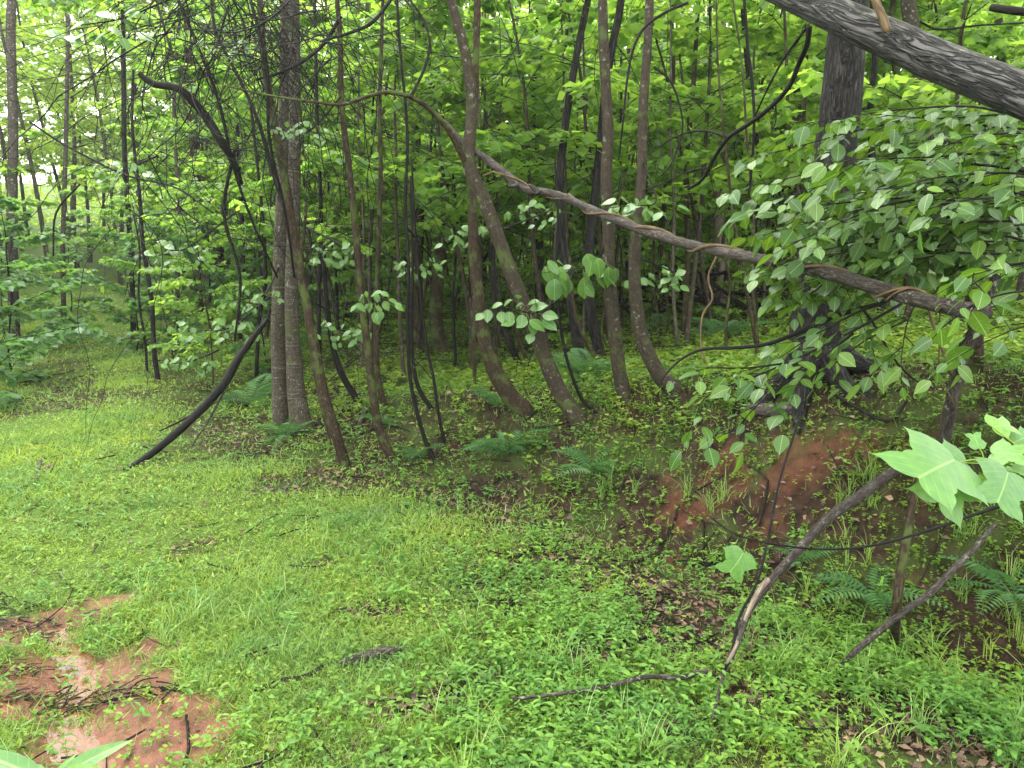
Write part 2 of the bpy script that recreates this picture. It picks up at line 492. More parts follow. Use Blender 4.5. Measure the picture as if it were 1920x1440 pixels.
M['leaf_tulip'] = leafmat('tulip tree leaves', [(.07, .17, .055), (.09, .21, .05), (.13, .26, .045)], .35, .4, .45, veins=True, objrand='only', tcol=(1.2, 1.15, .5))
M['leaf_spray'] = leafmat('pale spray leaves', [(.07, .16, .05), (.09, .19, .055), (.08, .19, .03)], .35, .34, .5, veins=True, objrand='only')
M['grass'] = leafmat('meadow grass', [(.09, .18, .045), (.16, .28, .07), (.23, .36, .10), (.13, .24, .055), (.32, .42, .18)], .45, .55, .12, patchy=True)
M['herb'] = leafmat('broad herbs', [(.05, .14, .02), (.09, .21, .03), (.14, .28, .04), (.07, .17, .035)], .4, .45, .25, patchy=True)
M['creep'] = leafmat('creeping cover', [(.08, .16, .025), (.13, .23, .03), (.19, .29, .05), (.10, .18, .035)], .4, .5, .15, patchy=True)
M['fern'] = leafmat('fern fronds', [(.04, .11, .035), (.06, .15, .045), (.09, .19, .05)], .3, .5, .3, objrand=True)
M['litter'] = leafmat('leaf litter', [(.03, .018, .012), (.07, .04, .025), (.13, .08, .05), (.05, .03, .02), (.22, .15, .09)], .05, .6, .3)

M['bark_smooth'] = barkmat('smooth young bark', (.012, .009, .006), (.034, .026, .017), (.07, .06, .042), 1.2, .25, .45, (.16, .17, .12), moss=.3, band=.3, bstr=.4, stretch=.5)
M['bark_pale'] = barkmat('pale grey bark', (0.0273, 0.0215, 0.0175), (0.0585, 0.0488, 0.0390), (0.1014, 0.0897, 0.0741), 1.0, .3, .7, (.26, .26, .21), band=.45, bstr=.45, stretch=.45)
M['bark_pair'] = barkmat('grey brown banded bark', (.022, .017, .012), (.058, .048, .035), (.13, .118, .095), 1.1, .3, .5, (.19, .2, .15), moss=.25, band=.5, bstr=.5, stretch=.45)
M['bark_brown'] = barkmat('brown mossy bark', (.010, .006, .003), (.032, .021, .012), (.058, .043, .027), 1.1, .4, .2, (.12, .13, .09), moss=.55, bstr=.6, stretch=.35)
M['bark_oak'] = barkmat('ridged dark bark', (.002, .002, .002), (.010, .009, .008), (.042, .038, .034), 1.15, .75, .1, (.09, .09, .075), bstr=1.0, stretch=.16)
M['bark_log'] = barkmat('ridged wet grey bark', (.0015, .0015, .0015), (.012, .011, .010), (.10, .092, .088), 1.0, .8, .2, lcol=(.15, .16, .12), bstr=1.0, stretch=.15, rough=.55)
M['bark_fallen'] = barkmat('weathered fallen bark', (.010, .008, .007), (.045, .037, .031), (.125, .11, .092), 1.8, .5, .45, (.17, .17, .14), bstr=.8, stretch=.25)
M['twig'] = barkmat('dark wet twigs', (.002, .0018, .0016), (.007, .006, .005), (.022, .018, .014), 1.5, .3, .1, (.07, .07, .055), rough=.72, bstr=.4)
M['vine'] = barkmat('tan vine bark', (0.0420, 0.0273, 0.0147), (0.1008, 0.0693, 0.0378), (0.1596, 0.1176, 0.0672), 1.5, .3, bstr=.4)
M['dead'] = barkmat('bare bleached wood', (0.0768, 0.0576, 0.0448), (0.1920, 0.1504, 0.1152), (0.2944, 0.2432, 0.1920), 1.2, .4, bstr=.5)

# ------------------------------------------------------------------ masks on the ground (from where things stand)
def blob(x, y, px, py, rx, ry, soft=1.0):
    c = hit(px, py)
    a = math.atan2(c[0], c[1])
    dx, dy = x - c[0], y - c[1]
    u = dx * math.cos(a) - dy * math.sin(a); v = dx * math.sin(a) + dy * math.cos(a)
    return np.exp(-((u / rx) ** 2 + (v / ry) ** 2) * soft)

LIT = [(640, 900, .5, .3), (760, 900, .7, .3), (880, 930, .55, .28), (1000, 985, .4, .25), (1080, 1060, .35, .2), (820, 800, 1.0, .8),
       (1230, 1110, .4, .22), (1320, 1180, .25, .16), (110, 690, .55, 2.2), (125, 640, .45, 2.4), (70, 760, .9, .6), (115, 720, .4, .8), (240, 740, .4, .4), (480, 830, .7, .4), (400, 815, .4, .3), (780, 1340, .16, .09),
       (1580, 1350, .4, .16), (1500, 1240, .3, .16), (1800, 1400, .35, .16), (1450, 1110, .3, .25), (720, 1150, .15, .1), (1150, 1010, .35, .25), (340, 1030, .14, .12), (860, 1290, .12, .09), (1130, 1225, .2, .1), (740, 1330, .16, .08), (960, 1130, .16, .1), (1240, 1370, .16, .08), (1340, 1120, .25, .2), (1420, 1200, .2, .12), (600, 1060, .12, .1), (1660, 1280, .25, .12), (1390, 1310, .15, .07)]
CLAY = [(108, 672, .35, 1.5), (120, 640, .25, 1.5), (1330, 900, .24, .22), (1500, 830, .3, .2), (1640, 850, .34, .2), (1450, 960, .34, .22), (1560, 1010, .2, .14), (1420, 860, .28, .14), (1750, 900, .25, .2), (1700, 1150, .2, .2), (1800, 1220, .2, .14), (1300, 1060, .14, .14), (1260, 970, .14, .14)]
MUD = [(60, 1260, .26, .18), (170, 1290, .3, .2), (260, 1350, .28, .16), (330, 1410, .28, .14), (60, 1190, .3, .12), (180, 1400, .2, .14), (10, 1330, .25, .12), (250, 1290, .12, .08)]
def msum(x, y, L, soft=1.0, nz=.8):
    s = 0
    for a in L:
        s = s + blob(x, y, *a, soft)
    n = .45 * fbm(x * 3.1 + 40, y * 3.1 + 2, 4) + .55 * fbm(x * 9 + 4, y * 9 + 12, 4)
    return np.clip(s, 0, 1.3) * 1.0 + nz * (n - .5) * (s > .03)
def m_lit(x, y): return sstep(msum(x, y, LIT, 1, 2.6), .3, .9)
def m_clay(x, y): return sstep(msum(x, y, CLAY, 1, 4.6) - .35, .35, 1.1)
def m_mud(x, y): return sstep(msum(x, y, MUD, 1, 2.2), .3, .6)

# ------------------------------------------------------------------ ground sheet
def axis(lo, hi, n, k):
    t = np.linspace(-1, 1, n)
    s = np.sinh(t * k) / np.sinh(k)
    return np.where(s < 0, -s * lo, s * hi)
gx = axis(-150, 150, 330, 4.6)
ty = np.linspace(0, 1, 360)
gy = -8 + 9.5 * np.minimum(ty / .06, 1) + (np.expm1(np.clip((ty - .06) / .94, 0, 1) * 4.3) / math.expm1(4.3)) * 168
GX, GY = np.meshgrid(gx, gy)
x_, y_ = GX.ravel(), GY.ravel()
Z = height(x_, y_)
nx, ny = len(gx), len(gy)
ii = (np.arange(ny - 1)[:, None] * nx + np.arange(nx - 1)[None]).ravel()
GF = np.stack([ii, ii + 1, ii + nx + 1, ii + nx], -1)
s_, _, w_ = foot(x_, y_)
clay_v = m_clay(x_, y_); mud_v = m_mud(x_, y_); lit_v = m_lit(x_, y_)

green_v = np.maximum(sstep(-s_, 0, 1.5) * (1 - lit_v), sstep(np.hypot(x_, y_), 8, 14) * .8) * .85 * (1 - .75 * sstep(x_, -1.2, .3) * sstep(y_, 5.5, 4))
m, N, Lk = newmat('forest soil'); M['ground'] = m
tc = N.new('ShaderNodeNewGeometry').outputs['Position']
def att(n):
    a = N.new('ShaderNodeAttribute'); a.attribute_name = n; return a.outputs['Fac']
n1 = noise(N, Lk, tc, 14, 6, .65); n2 = noise(N, Lk, tc, 55, 4, .6); n3 = noise(N, Lk, tc, 2.2, 4)
soil = mixc(N, Lk, (.010, .007, .005), (.038, .024, .016), mapr(N, Lk, n1, .35, .65))
soil = mixc(N, Lk, soil, (.08, .055, .035), mapr(N, Lk, n2, .6, .75, 0, .6))
soil = mixc(N, Lk, soil, (.04, .065, .015), mapr(N, Lk, n3, .45, .6, 0, .65))
soil = mixc(N, Lk, soil, mixc(N, Lk, (.035, .06, .013), (.11, .18, .03), mapr(N, Lk, n2, .35, .65)), att('green'))
cl = mixc(N, Lk, (.035, .015, .009), (.095, .042, .025), mapr(N, Lk, n1, .3, .7))
col = mixc(N, Lk, soil, cl, att('clay'))
md = mixc(N, Lk, mixc(N, Lk, (.05, .018, .010), (.15, .056, .030), mapr(N, Lk, n1, .3, .65)), (.19, .080, .048), mapr(N, Lk, n3, .5, .7, 0, .6))
col = mixc(N, Lk, col, md, att('mud'))
p = N.new('ShaderNodeBsdfPrincipled'); Lk.new(col, p.inputs['Base Color']); Lk.new(mapr(N, Lk, att('mud'), 0, 1, .04, .22), p.inputs['Specular IOR Level'])
rg = mapr(N, Lk, att('mud'), 0, 1, .8, .5); Lk.new(rg, p.inputs['Roughness'])
hsum = N.new('ShaderNodeMath'); hsum.operation = 'ADD'; Lk.new(n1, hsum.inputs[0]); Lk.new(n2, hsum.inputs[1])
bs = N.new('ShaderNodeBump'); bs.inputs['Distance'].default_value = .02; Lk.new(hsum.outputs[0], bs.inputs['Height'])
Lk.new(mapr(N, Lk, att('mud'), 0, 1, .9, .6), bs.inputs['Strength']); Lk.new(bs.outputs[0], p.inputs['Normal'])
out = N.new('ShaderNodeOutputMaterial'); Lk.new(p.outputs[0], out.inputs[0])
mk('ground', np.stack([x_, y_, Z], -1), GF, M['ground'], fl={'clay': clay_v, 'mud': mud_v, 'green': green_v}, kind='structure')

# muddy water of the rivulet: level sheet that shows where the soil dips below it
m, N, Lk = newmat('muddy water')
tc = N.new('ShaderNodeNewGeometry').outputs['Position']
p = N.new('ShaderNodeBsdfPrincipled')
Lk.new(mixc(N, Lk, (.09, .038, .015), (.15, .068, .03), noise(N, Lk, tc, 4, 3)), p.inputs['Base Color'])
p.inputs['Roughness'].default_value = .12; p.inputs['Specular IOR Level'].default_value = .4
bump(N, Lk, noise(N, Lk, tc, 16, 2, .5, 1.2), .3, .006, p)
out = N.new('ShaderNodeOutputMaterial'); Lk.new(p.outputs[0], out.inputs[0])
wv_ = []
for i, (cx_, cy_) in enumerate(CH):
    for k in range(9):
        u = (k / 8 - .5) * .62
        wv_.append((cx_ + u * .95, cy_ + u * .3))
wv_ = np.array(wv_)
wz = np.repeat([float(height(np.array([c[0]]), np.array([c[1]]))[0]) + .019 for c in CH], 9)
WF = [(i * 9 + k, i * 9 + k + 1, i * 9 + 10 + k, i * 9 + 9 + k) for i in range(len(CH) - 1) for k in range(8)]
mk('water', np.column_stack([wv_, wz]), np.array(WF), m, kind='structure')

# ------------------------------------------------------------------ ground cover (nobody could count it)
def polar(n, r0, r1, a0=-44, a1=44):
    r = np.exp(rs.uniform(math.log(r0), math.log(r1), n)); a = np.radians(rs.uniform(a0, a1, n))
    return r * np.sin(a), r * np.cos(a), r
def frnd(n): return rs.rand(n)
def terr_n(x, y):
    e = .05
    hx = (height(x + e, y, False) - height(x - e, y, False)) / (2 * e); hy = (height(x, y + e, False) - height(x, y - e, False)) / (2 * e)
    return norm(np.stack([-hx, -hy, np.ones_like(hx)], -1))

def masks(x, y):
    s, h, w = foot(x, y)
    return s, w, m_lit(x, y), m_clay(x, y), m_mud(x, y)

# fine grass of the clearing
x, y, r = polar(760000, 1.7, 34)
s, w, li, cy, mu = masks(x, y)
patch = fbm(x * 1.1 + 70, y * 1.1, 4)
dens = sstep(-s, .1, 1.3) * (1 - .85 * li) * (1 - .93 * mu) * (.3 + .7 * sstep(patch, .25, .5))
dens = np.maximum(dens, .12 * (1 - cy) * (1 - mu))
dens *= 1 - .75 * sstep(x, .1, 1.0) * (y < 4)
keep = frnd(len(x)) < dens
x, y, r, patch = x[keep], y[keep], r[keep], patch[keep]
n = len(x)
az = rs.uniform(0, 2 * math.pi, n) ; til = rs.uniform(.3, 1.5, n)
d = np.stack([np.cos(az) * np.sin(til), np.sin(az) * np.sin(til), np.cos(til)], -1)
ln = rs.uniform(.018, .06, n) * (1 + .05 * np.clip(r - 3, 0, 12)) * (.7 + .7 * sstep(patch, .35, .7))
wd_ = (.0012 + .0022 * rs.rand(n) ** 2) * (1 + .36 * np.clip(r - 2.6, 0, 14)); wl = rs.rand(n) < .22; wd_ = np.where(wl, wd_ * 2.6, wd_); ln = np.where(wl, ln * .75, ln)
z = height(x, y) + rs.uniform(0, .03, n)
g = Geo(); nn = np.cross(d, rs.randn(n, 3)); leaves(g, T_B, np.stack([x, y, z - .005], -1), d, nn, ln, wd_)
g.obj('grass', M['grass'], smooth=False, kind='stuff', label='short bright green grass carpeting the clearing', cat='grass')
print('grass', n)

# longer grass tufts
g = Geo()
T_BL = (np.array([(-.5, 0, 0), (.5, 0, 0), (.42, .4, .1), (-.42, .4, .1), (.3, .75, -.02), (-.3, .75, -.02), (0, 1, -.22)]), np.array([(0, 1, 2, 3), (3, 2, 4, 5)]), np.array([(5, 4, 6)]),
        np.zeros((7, 2)))
tuft_px = [(1490, 1230, 30, .2), (1530, 1190, 25, .2), (1600, 1290, 20, .15), (1420, 1260, 20, .15), (1830, 1250, 40, .3), (1870, 1150, 30, .25), (1760, 1300, 40, .3), (1100, 1290, 30, .2), (1080, 1330, 40, .25), (880, 1400, 40, .25), (830, 1300, 20, .2),
           (720, 1060, 40, .3), (650, 1020, 40, .3), (900, 1200, 40, .3), (1180, 930, 30, .3), (1300, 980, 30, .3), (1580, 950, 30, .2), (1640, 920, 30, .2), (1700, 1330, 30, .3), (1850, 1000, 40, .3), (1560, 1120, 30, .2), (500, 1200, 50, .4), (420, 1120, 60, .5), (300, 1180, 50, .4), (1250, 1400, 25, .3), (1480, 1420, 20, .3), (1880, 1390, 30, .3), (1750, 1210, 30, .3), (1560, 1030, 30, .2)]
for (px, py, k, sp) in tuft_px:
    c = hit(px, py)
    for _ in range(max(2, k // 7)):
        cx_, cy_ = c[0] + rs.randn() * sp * .5, c[1] + rs.randn() * sp * .5
        n = rs.randint(8, 18)
        az = rs.uniform(0, 2 * math.pi, n); til = rs.uniform(.15, .9, n)
        d = np.stack([np.cos(az) * np.sin(til), np.sin(az) * np.sin(til), np.cos(til)], -1)
        pos = np.stack([cx_ + rs.randn(n) * .015, cy_ + rs.randn(n) * .015, np.full(n, hz(cx_, cy_) - .01)], -1)
        ln = rs.uniform(.09, .22, n)
        leaves(g, T_BL, pos, d, np.stack([-d[:, 0] * .5, -d[:, 1] * .5, np.ones(n)], -1), ln, np.full(n, .0042))
g.obj('tall_grass', M['grass'], smooth=False, kind='stuff', label='long thin grass blades in loose tufts among the herbs', cat='grass')

# broad-leaved herbs: stems with pairs or whorls of leaves
def herbs(n, r0, r1, densf, size, hgt, mat, name, label, per=5, a0=-44, a1=44, tpl=T_M, wf=.75):
    x, y, r = polar(n, r0, r1, a0, a1)
    keep = frnd(n) < densf(x, y)
    x, y, r = x[keep], y[keep], r[keep]
    n = len(x)
    z = height(x, y)
    H = rs.uniform(*hgt, n); sz = rs.uniform(*size, n) * (1 + .05 * np.clip(r - 3, 0, 14))
    lean = rs.randn(n, 2) * .25
    g = Geo()
    for k in range(per):
        f = 1 - .22 * (k // 2) - .1 * rs.rand(n)
        az = rs.uniform(0, 6.28, n) if k == 0 else az + math.pi * (1 if k % 2 else .5) + rs.randn(n) * .3
        el = rs.uniform(-.25, .5, n)
        d = np.stack([np.cos(az) * np.cos(el), np.sin(az) * np.cos(el), np.sin(el)], -1)
        pos = np.stack([x + lean[:, 0] * H * f, y + lean[:, 1] * H * f, z + H * f], -1)
        L = sz * rs.uniform(.7, 1.15, n)
        leaves(g, tpl, pos, d, np.stack([rs.randn(n) * .3, rs.randn(n) * .3, np.ones(n)], -1), L, L * wf)
    # stems: thin blades
    near = r < 6
    d = np.stack([lean[:, 0], lean[:, 1], np.ones(n)], -1)[near]
    leaves(g, T_B, np.stack([x, y, z - .01], -1)[near], d, np.cross(d, rs.randn(near.sum(), 3)), H[near] * 1.02, np.full(near.sum(), .003))
    g.obj(name, mat, smooth=False, kind='stuff', label=label, cat='plants')
    print(name, n)

def d_herb(x, y):
    s, w, li, cy, mu = masks(x, y)
    p = fbm(x * 1.6 + 11, y * 1.6 + 30, 4)
    near = sstep(x, -.9, .6) * sstep(y, 5.5, 3.0)
    a = near * sstep(p, .38, .6) * .95
    a = np.maximum(a, .6 * sstep(s, -.9, .2) * sstep(p, .33, .52) * (s < 2.2))
    a = np.maximum(a, .22 * (s < 0) * sstep(p, .35, .6))
    a = np.maximum(a, .9 * sstep(-x, 1.75, 1.95) * (y < 2.75))
    return a * (1 - .85 * mu) * (1 - .5 * cy) * (1 - .45 * li)
herbs(42000, 1.6, 9, d_herb, (.014, .040), (.02, .12), M['herb'], 'herbs', 'leafy green weeds with pointed leaves crowding the foot of the bank', 6)
def d_creep(x, y):
    s, w, li, cy, mu = masks(x, y)
    p = fbm(x * 2.2 + 5, y * 2.2 + 60, 4)
    a = sstep(s, -.9, .3) * np.maximum(.1 + .9 * sstep(p, .42, .6), .75 * (x > .6) * sstep(p, .3, .5))
    a = np.maximum(a, .4 * (s < 0) * sstep(p, .3, .55))
    return a * (1 - .6 * li) * (1 - .7 * mu) * (1 - .1 * cy)
herbs(75000, 1.8, 32, d_creep, (.009, .022), (.01, .05), M['creep'], 'creeping_plants', 'tiny yellow green creeping leaves covering the bank and woodland floor', 5, tpl=T_S, wf=1.5)
def d_low(x, y):
    s, w, li, cy, mu = masks(x, y)
    p = fbm(x * .9 + 25, y * .9 + 8, 4)
    return sstep(s, 0, 1) * (.25 + .75 * sstep(p, .38, .55)) * (1 - .5 * li) * (1 - .8 * cy)
herbs(34000, 5, 34, d_low, (.025, .05), (.04, .14), M['creep'], 'woodland_herbs', 'low patches of light green herbs between the trunks', 5, tpl=T_S, wf=1.3)

# litter flakes
x, y, r = polar(60000, 1.7, 22)
s, w, li, cy, mu = masks(x, y)
keep = frnd(len(x)) < np.clip(.10 + .9 * li + .35 * sstep(s, 0, 1), 0, 1) * (1 - .75 * mu)
x, y, r = x[keep], y[keep], r[keep]; n = len(x)
g = Geo(); az = rs.uniform(0, 6.28, n); d = np.stack([np.cos(az), np.sin(az), rs.randn(n) * .25], -1)
L = rs.uniform(.015, .05, n) * (1 + .06 * np.clip(r - 3, 0, 10))
leaves(g, T_S, np.stack([x, y, height(x, y) + rs.uniform(.002, .012, n)], -1), d, np.stack([rs.randn(n) * .4, rs.randn(n) * .4, np.ones(n)], -1), L, L * rs.uniform(.4, 1.3, n))
g.obj('leaf_litter', M['litter'], smooth=False, kind='stuff', label='dark brown fallen leaves and chips lying between the plants', cat='leaf litter')
# small twigs and roots
g = Geo()
x, y, r = polar(900, 2, 14)
s, w, li, cy, mu = masks(x, y)
for i in range(len(x)):
    if rs.rand() > .25 + li[i] + .3 * (s[i] > .5) + .5 * cy[i]: continue
    L = rs.uniform(.08, .35) * (1 + .05 * r[i]); a = rs.uniform(0, 6.28); b = a + rs.randn() * .5
    pts = [(x[i], y[i]), (x[i] + math.cos(a) * L * .5, y[i] + math.sin(a) * L * .5), (x[i] + math.cos(a) * L * .5 + math.cos(b) * L * .5, y[i] + math.sin(a) * L * .5 + math.sin(b) * L * .5)]
    pts = np.array([(u, v, hz(u, v) + .008 + rs.rand() * .02) for u, v in pts])
    tube(g, spline(pts, 2), rs.uniform(.0018, .005) * (1 + .05 * r[i]), 4, cap=False, seed=rs.rand() * 9)
g.obj('fallen_twigs', M['twig'], kind='stuff', label='thin dark twigs strewn over the litter', cat='twigs')

# ------------------------------------------------------------------ trees: prototypes
def limbs_and_leaves(gt, gl, base, top, rtop, H0, nl, reach, leaf, lsz, droop=.25, up=.55, tpl=T_S, npf=18, dens=1.0, R=None, wf=1.5):
    """limbs from a stem polyline (function of height fraction) carrying flat sprays of leaves"""
    R = R or rs
    for i in range(nl):
        f = H0 + (1 - H0) * ((i + .5) / nl) ** .9
        o = base + (top - base) * f
        az = i * 2.4 + R.uniform(-.5, .5)
        L = reach * (1.15 - .65 * (f - H0) / (1 - H0 + 1e-6)) * R.uniform(.7, 1.2)
        el = up * R.uniform(.5, 1.3)
        pts = [o]
        dirv = np.array([math.cos(az) * math.cos(el), math.sin(az) * math.cos(el), math.sin(el)])
        k = 6
        for j in range(k):
            dirv = norm(dirv + np.array([R.randn() * .14, R.randn() * .14, -droop * .22 + R.randn() * .05]))
            pts.append(pts[-1] + dirv * L / k)
        pts = np.array(pts)
        r0 = rtop * (1.3 - f) * .5
        tube(gt, pts, np.linspace(r0, .003, k + 1), 4, cap=False)
        # side twigs
        for j in range(1, k + 1):
            for sd in ((-1, 1) if j < k else (0, -1, 1)):
                o2 = pts[j]; t = norm(pts[j] - pts[j - 1])
                side = norm(np.cross(t, (0, 0, 1))) * sd
                dv = norm(t * .8 + side * 1.0 + np.array([0, 0, R.uniform(-.15, .2)]))
                L2 = L * R.uniform(.16, .36) * (1.1 - .08 * j)
                q = np.array([o2, o2 + dv * L2 * .5 + (0, 0, .01), o2 + dv * L2 - np.array([0, 0, L2 * .12])])
                if R.rand() < .7:
                    tube(gt, q, np.linspace(.004, .0015, 3), 3, cap=False)
                n = max(3, int(npf * dens * R.uniform(.6, 1.2)))
                tt = R.rand(n) ** .7
                pos = q[0] + (q[2] - q[0]) * tt[:, None] + R.randn(n, 3) * np.array([.05, .05, .03]) * L2 * 1.2
                sdv = np.where(R.rand(n) < .5, -1, 1)[:, None] * norm(np.cross(dv, (0, 0, 1)))
                dd = norm(dv * R.uniform(.2, 1, n)[:, None] + sdv * R.uniform(.3, 1, n)[:, None] + np.stack([R.randn(n) * .2, R.randn(n) * .2, R.uniform(-.7, .1, n)], -1))
                nn = np.stack([R.randn(n) * .55, R.randn(n) * .55, np.ones(n)], -1)
                l = leaf * R.uniform(.6, 1.25, n)
                leaves(gl, tpl, pos + dd * .02, dd, nn, l, l * wf)

def proto(name, label, cat, Hh, H0, nl, reach, leaf, mat_leaf, bark, r0, seed, lean=.05, npf=18, up=.55, droop=.25, tpl=T_S, wf=1.5, dead=0):
    R = np.random.RandomState(seed)
    e = empty(name, (0, 0, 0), label, cat)
    g = Geo(); gl = Geo(); gt = Geo()
    k = 9
    pts = [np.array([0, 0, -.25])]
    dv = np.array([R.randn() * lean, R.randn() * lean, 1])
    for i in range(k):
        dv = norm(dv + np.array([R.randn() * lean, R.randn() * lean, .05]))
        pts.append(pts[-1] + dv * (Hh + .25) / k)
    pts = np.array(pts); rad = np.linspace(r0, r0 * .3, k + 1); rad[0] *= 1.4
    tube(g, spline(pts, 3), np.interp(np.linspace(0, k, k * 3 + 1), np.arange(k + 1), rad), 7, .08, seed)
    g.obj('trunk', M[bark], e)
    class Dummy: pass
    # limbs follow the bent trunk
    for i in range(nl):
        f = H0 + (1 - H0) * (i + .5) / nl
        q = f * k; j = min(int(q), k - 1); o = pts[j] + (pts[j + 1] - pts[j]) * (q - j)
        limbs_and_leaves(gt, gl, o, o + np.array([0, 0, .01]), r0 * .8 * (1 - f * .6), 0, 1, reach * (1.1 - .5 * (f - H0) / (1 - H0)) * .9, leaf, 0, droop, up, tpl, npf, 1, R, wf)
        # swing each limb round the stem
        ang = i * 2.4 + R.uniform(-.4, .4)
        c, s = math.cos(ang), math.sin(ang)
        for G_, tail in ((gt, None), (gl, None)):
            for a in range(G_.mark if hasattr(G_, 'mark') else 0, len(G_.V)):
                v = G_.V[a] - o
                G_.V[a] = np.stack([v[:, 0] * c - v[:, 1] * s, v[:, 0] * s + v[:, 1] * c, v[:, 2]], -1) + o
            G_.mark = len(G_.V)
    gt.obj('branches', M['twig'], e, kind='stuff')
    gl.obj('crown' if cat == 'tree' else 'foliage', mat_leaf, e, kind='stuff')
    print(name, sum(len(t) for t in gl.T))
    return e

protos = {}
FAR = M['leaf_far']; MID = M['leaf_mid']; LOW = M['leaf_low']
protos['sap'] = [proto('sapling', '', 'sapling', 4.6, .30, 14, 1.7, .112, MID, 'bark_smooth', .026, 11 + i, .06, 11) for i in range(3)]
protos['under'] = [proto('sapling', '', 'sapling', 3.6, .12, 14, 1.5, .105, MID, 'bark_smooth', .018, 31 + i, .07, 11, up=.35) for i in range(2)]
protos['shrub'] = [proto('shrub', '', 'shrub', 1.9, .06, 14, 1.15, .085, LOW, 'twig', .014, 41 + i, .1, 13, up=.5) for i in range(3)]
protos['tall'] = [proto('tree', '', 'tree', 13, .26, 22, 3.2, .165, FAR, 'bark_brown', .085, 51 + i, .03, 13) for i in range(3)]
protos['high'] = [proto('tree', '', 'tree', 14, .5, 17, 3.4, .16, FAR, 'bark_pale', .11, 61 + i, .025, 18) for i in range(2)]
used = set()
def place(kind, x, y, sc_, label, group, cat=None, rz=None, zoff=0.0):
    pl = protos[kind]; p = pl[rs.randint(len(pl))]
    if id(p) in used:
        o = copy_tree(p)
    else:
        o = p; used.add(id(p))
    o.location = (x, y, hz(x, y) - .03 + zoff)
    o.rotation_euler = (rs.randn() * .03, rs.randn() * .03, rs.uniform(0, 6.28) if rz is None else rz)
    o.scale = (sc_ * rs.uniform(.9, 1.1),) * 2 + (sc_,)
    o['label'] = label
    if group: o['group'] = group
    return o

# ------------------------------------------------------------------ background woods
placed = []
def ok(x, y, dmin):
    for a, b in placed:
        if (a - x) ** 2 + (b - y) ** 2 < dmin * dmin: return False
    placed.append((x, y)); return True
def zone(n, kind, r0, r1, a0, a1, sc0, sc1, cond, label, group, dmin=1.0):
    c = t = 0
    while c < n and t < n * 60:
        t += 1
        r = math.sqrt(rs.uniform(r0 * r0, r1 * r1)); a = math.radians(rs.uniform(a0, a1))
        x, y = r * math.sin(a), r * math.cos(a)
        s, _, w = foot(np.array([x]), np.array([y])); s = float(s[0])
        if not cond(s, x, y, r, math.degrees(a)): continue
        if not ok(x, y, dmin): continue
        deg = math.degrees(a); sec = next(t for lo, hi, t in SECT if lo <= deg < hi)
        place(kind, x, y, rs.uniform(sc0, sc1), label + ' ' + sec, group + ' ' + sec); c += 1
SECT = [(-60, -27, 'at far left'), (-27, -21, 'left of the snapped limb'), (-21, -15.5, 'behind the vine tangle'), (-15.5, -10.5, 'right of the grey pair'),
        (-10.5, -5, 'behind the reddish trunks'), (-5, 1, 'behind the forked trunk'), (1, 5.5, 'right of the fork'), (5.5, 11, 'behind the hooked trunk'),
        (11, 17.5, 'by the dead trunk'), (17.5, 24, 'by the huge trunk'), (24, 60, 'under the leaning log')]
off_road = lambda s, x, y, r, a: (s > 1.0 or s < -5.6)
zone(14, 'tall', 27, 35, -40, 40, .8, 1.15, off_road, 'tall leafy tree far back in the woods', 'leafy trees far back', 1.6)
zone(9, 'high', 20, 32, -40, 40, .85, 1.1, off_road, 'tall tree with bare lower trunk deep in the woods', 'bare trunked trees', 1.8)
zone(54, 'tall', 34, 54, -42, 42, 1.0, 1.5, lambda s, x, y, r, a: True, 'distant tree on rising ground', 'distant trees', 2.3)
zone(42, 'sap', 9.5, 18, -34, 40, .85, 1.25, lambda s, x, y, r, a: s > 1.2, 'slender leafy sapling beyond the bank', 'saplings beyond the bank', .9)
zone(20, 'sap', 7.8, 12, -24, 27, .85, 1.15, lambda s, x, y, r, a: s > 1.5, 'thin leafy sapling between the curved trunks', 'near saplings', .9)
zone(48, 'under', 12.5, 28, -42, 42, .9, 1.7, lambda s, x, y, r, a: (s > 1.6 and r > 14.5) or s < -6.5, 'low branching sapling', 'low saplings', .9)
zone(26, 'under', 12, 24, -42, -17, 1.2, 2.0, lambda s, x, y, r, a: s > 1.7 or s < -5.4, 'bright bushy young tree flanking the grassy track', 'young trees along the track', .9)
zone(9, 'tall', 20, 32, -42, -17, .7, 1.0, lambda s, x, y, r, a: s > 1 or s < -4.5, 'leafy tree over the grassy track', 'trees over the track', 1.2)
zone(26, 'under', 12.5, 17, -12, 26, .6, .95, lambda s, x, y, r, a: s > 1, 'low leafy sapling on the slope', 'low saplings on the slope', .8)
zone(18, 'under', 22, 38, -43, -24, 1.6, 2.4, lambda s, x, y, r, a: s > 2 or s < -5.5, 'full leafy young tree beyond the grassy clearing', 'young trees beyond the clearing', 1.2)
zone(12, 'sap', 12, 20, -44, -31, 1.2, 1.7, lambda s, x, y, r, a: s < -5, 'leafy sapling at the left side of the clearing', 'saplings left of the clearing', .8)
zone(34, 'under', 9.8, 14.5, -13, 25, .45, .8, lambda s, x, y, r, a: s > 2.2, 'small bright leafy sapling at the back of the bank', 'small saplings at the back of the bank', .7)
zone(16, 'shrub', 12, 17, -14, 26, .7, 1.1, lambda s, x, y, r, a: s > 2.5, 'round green bush on the woodland floor', 'bushes on the woodland floor', .8)
zone(16, 'sap', 12, 21, -38, -17, 1.3, 1.8, lambda s, x, y, r, a: s > 1 or s < -4.6, 'tall leafy sapling closing the side of the track', 'tall saplings beside the track', .9)
zone(14, 'tall', 34, 50, -40, -18, 1.0, 1.3, lambda s, x, y, r, a: True, 'distant leafy tree beyond the end of the track', 'distant trees beyond the track', 1.5)
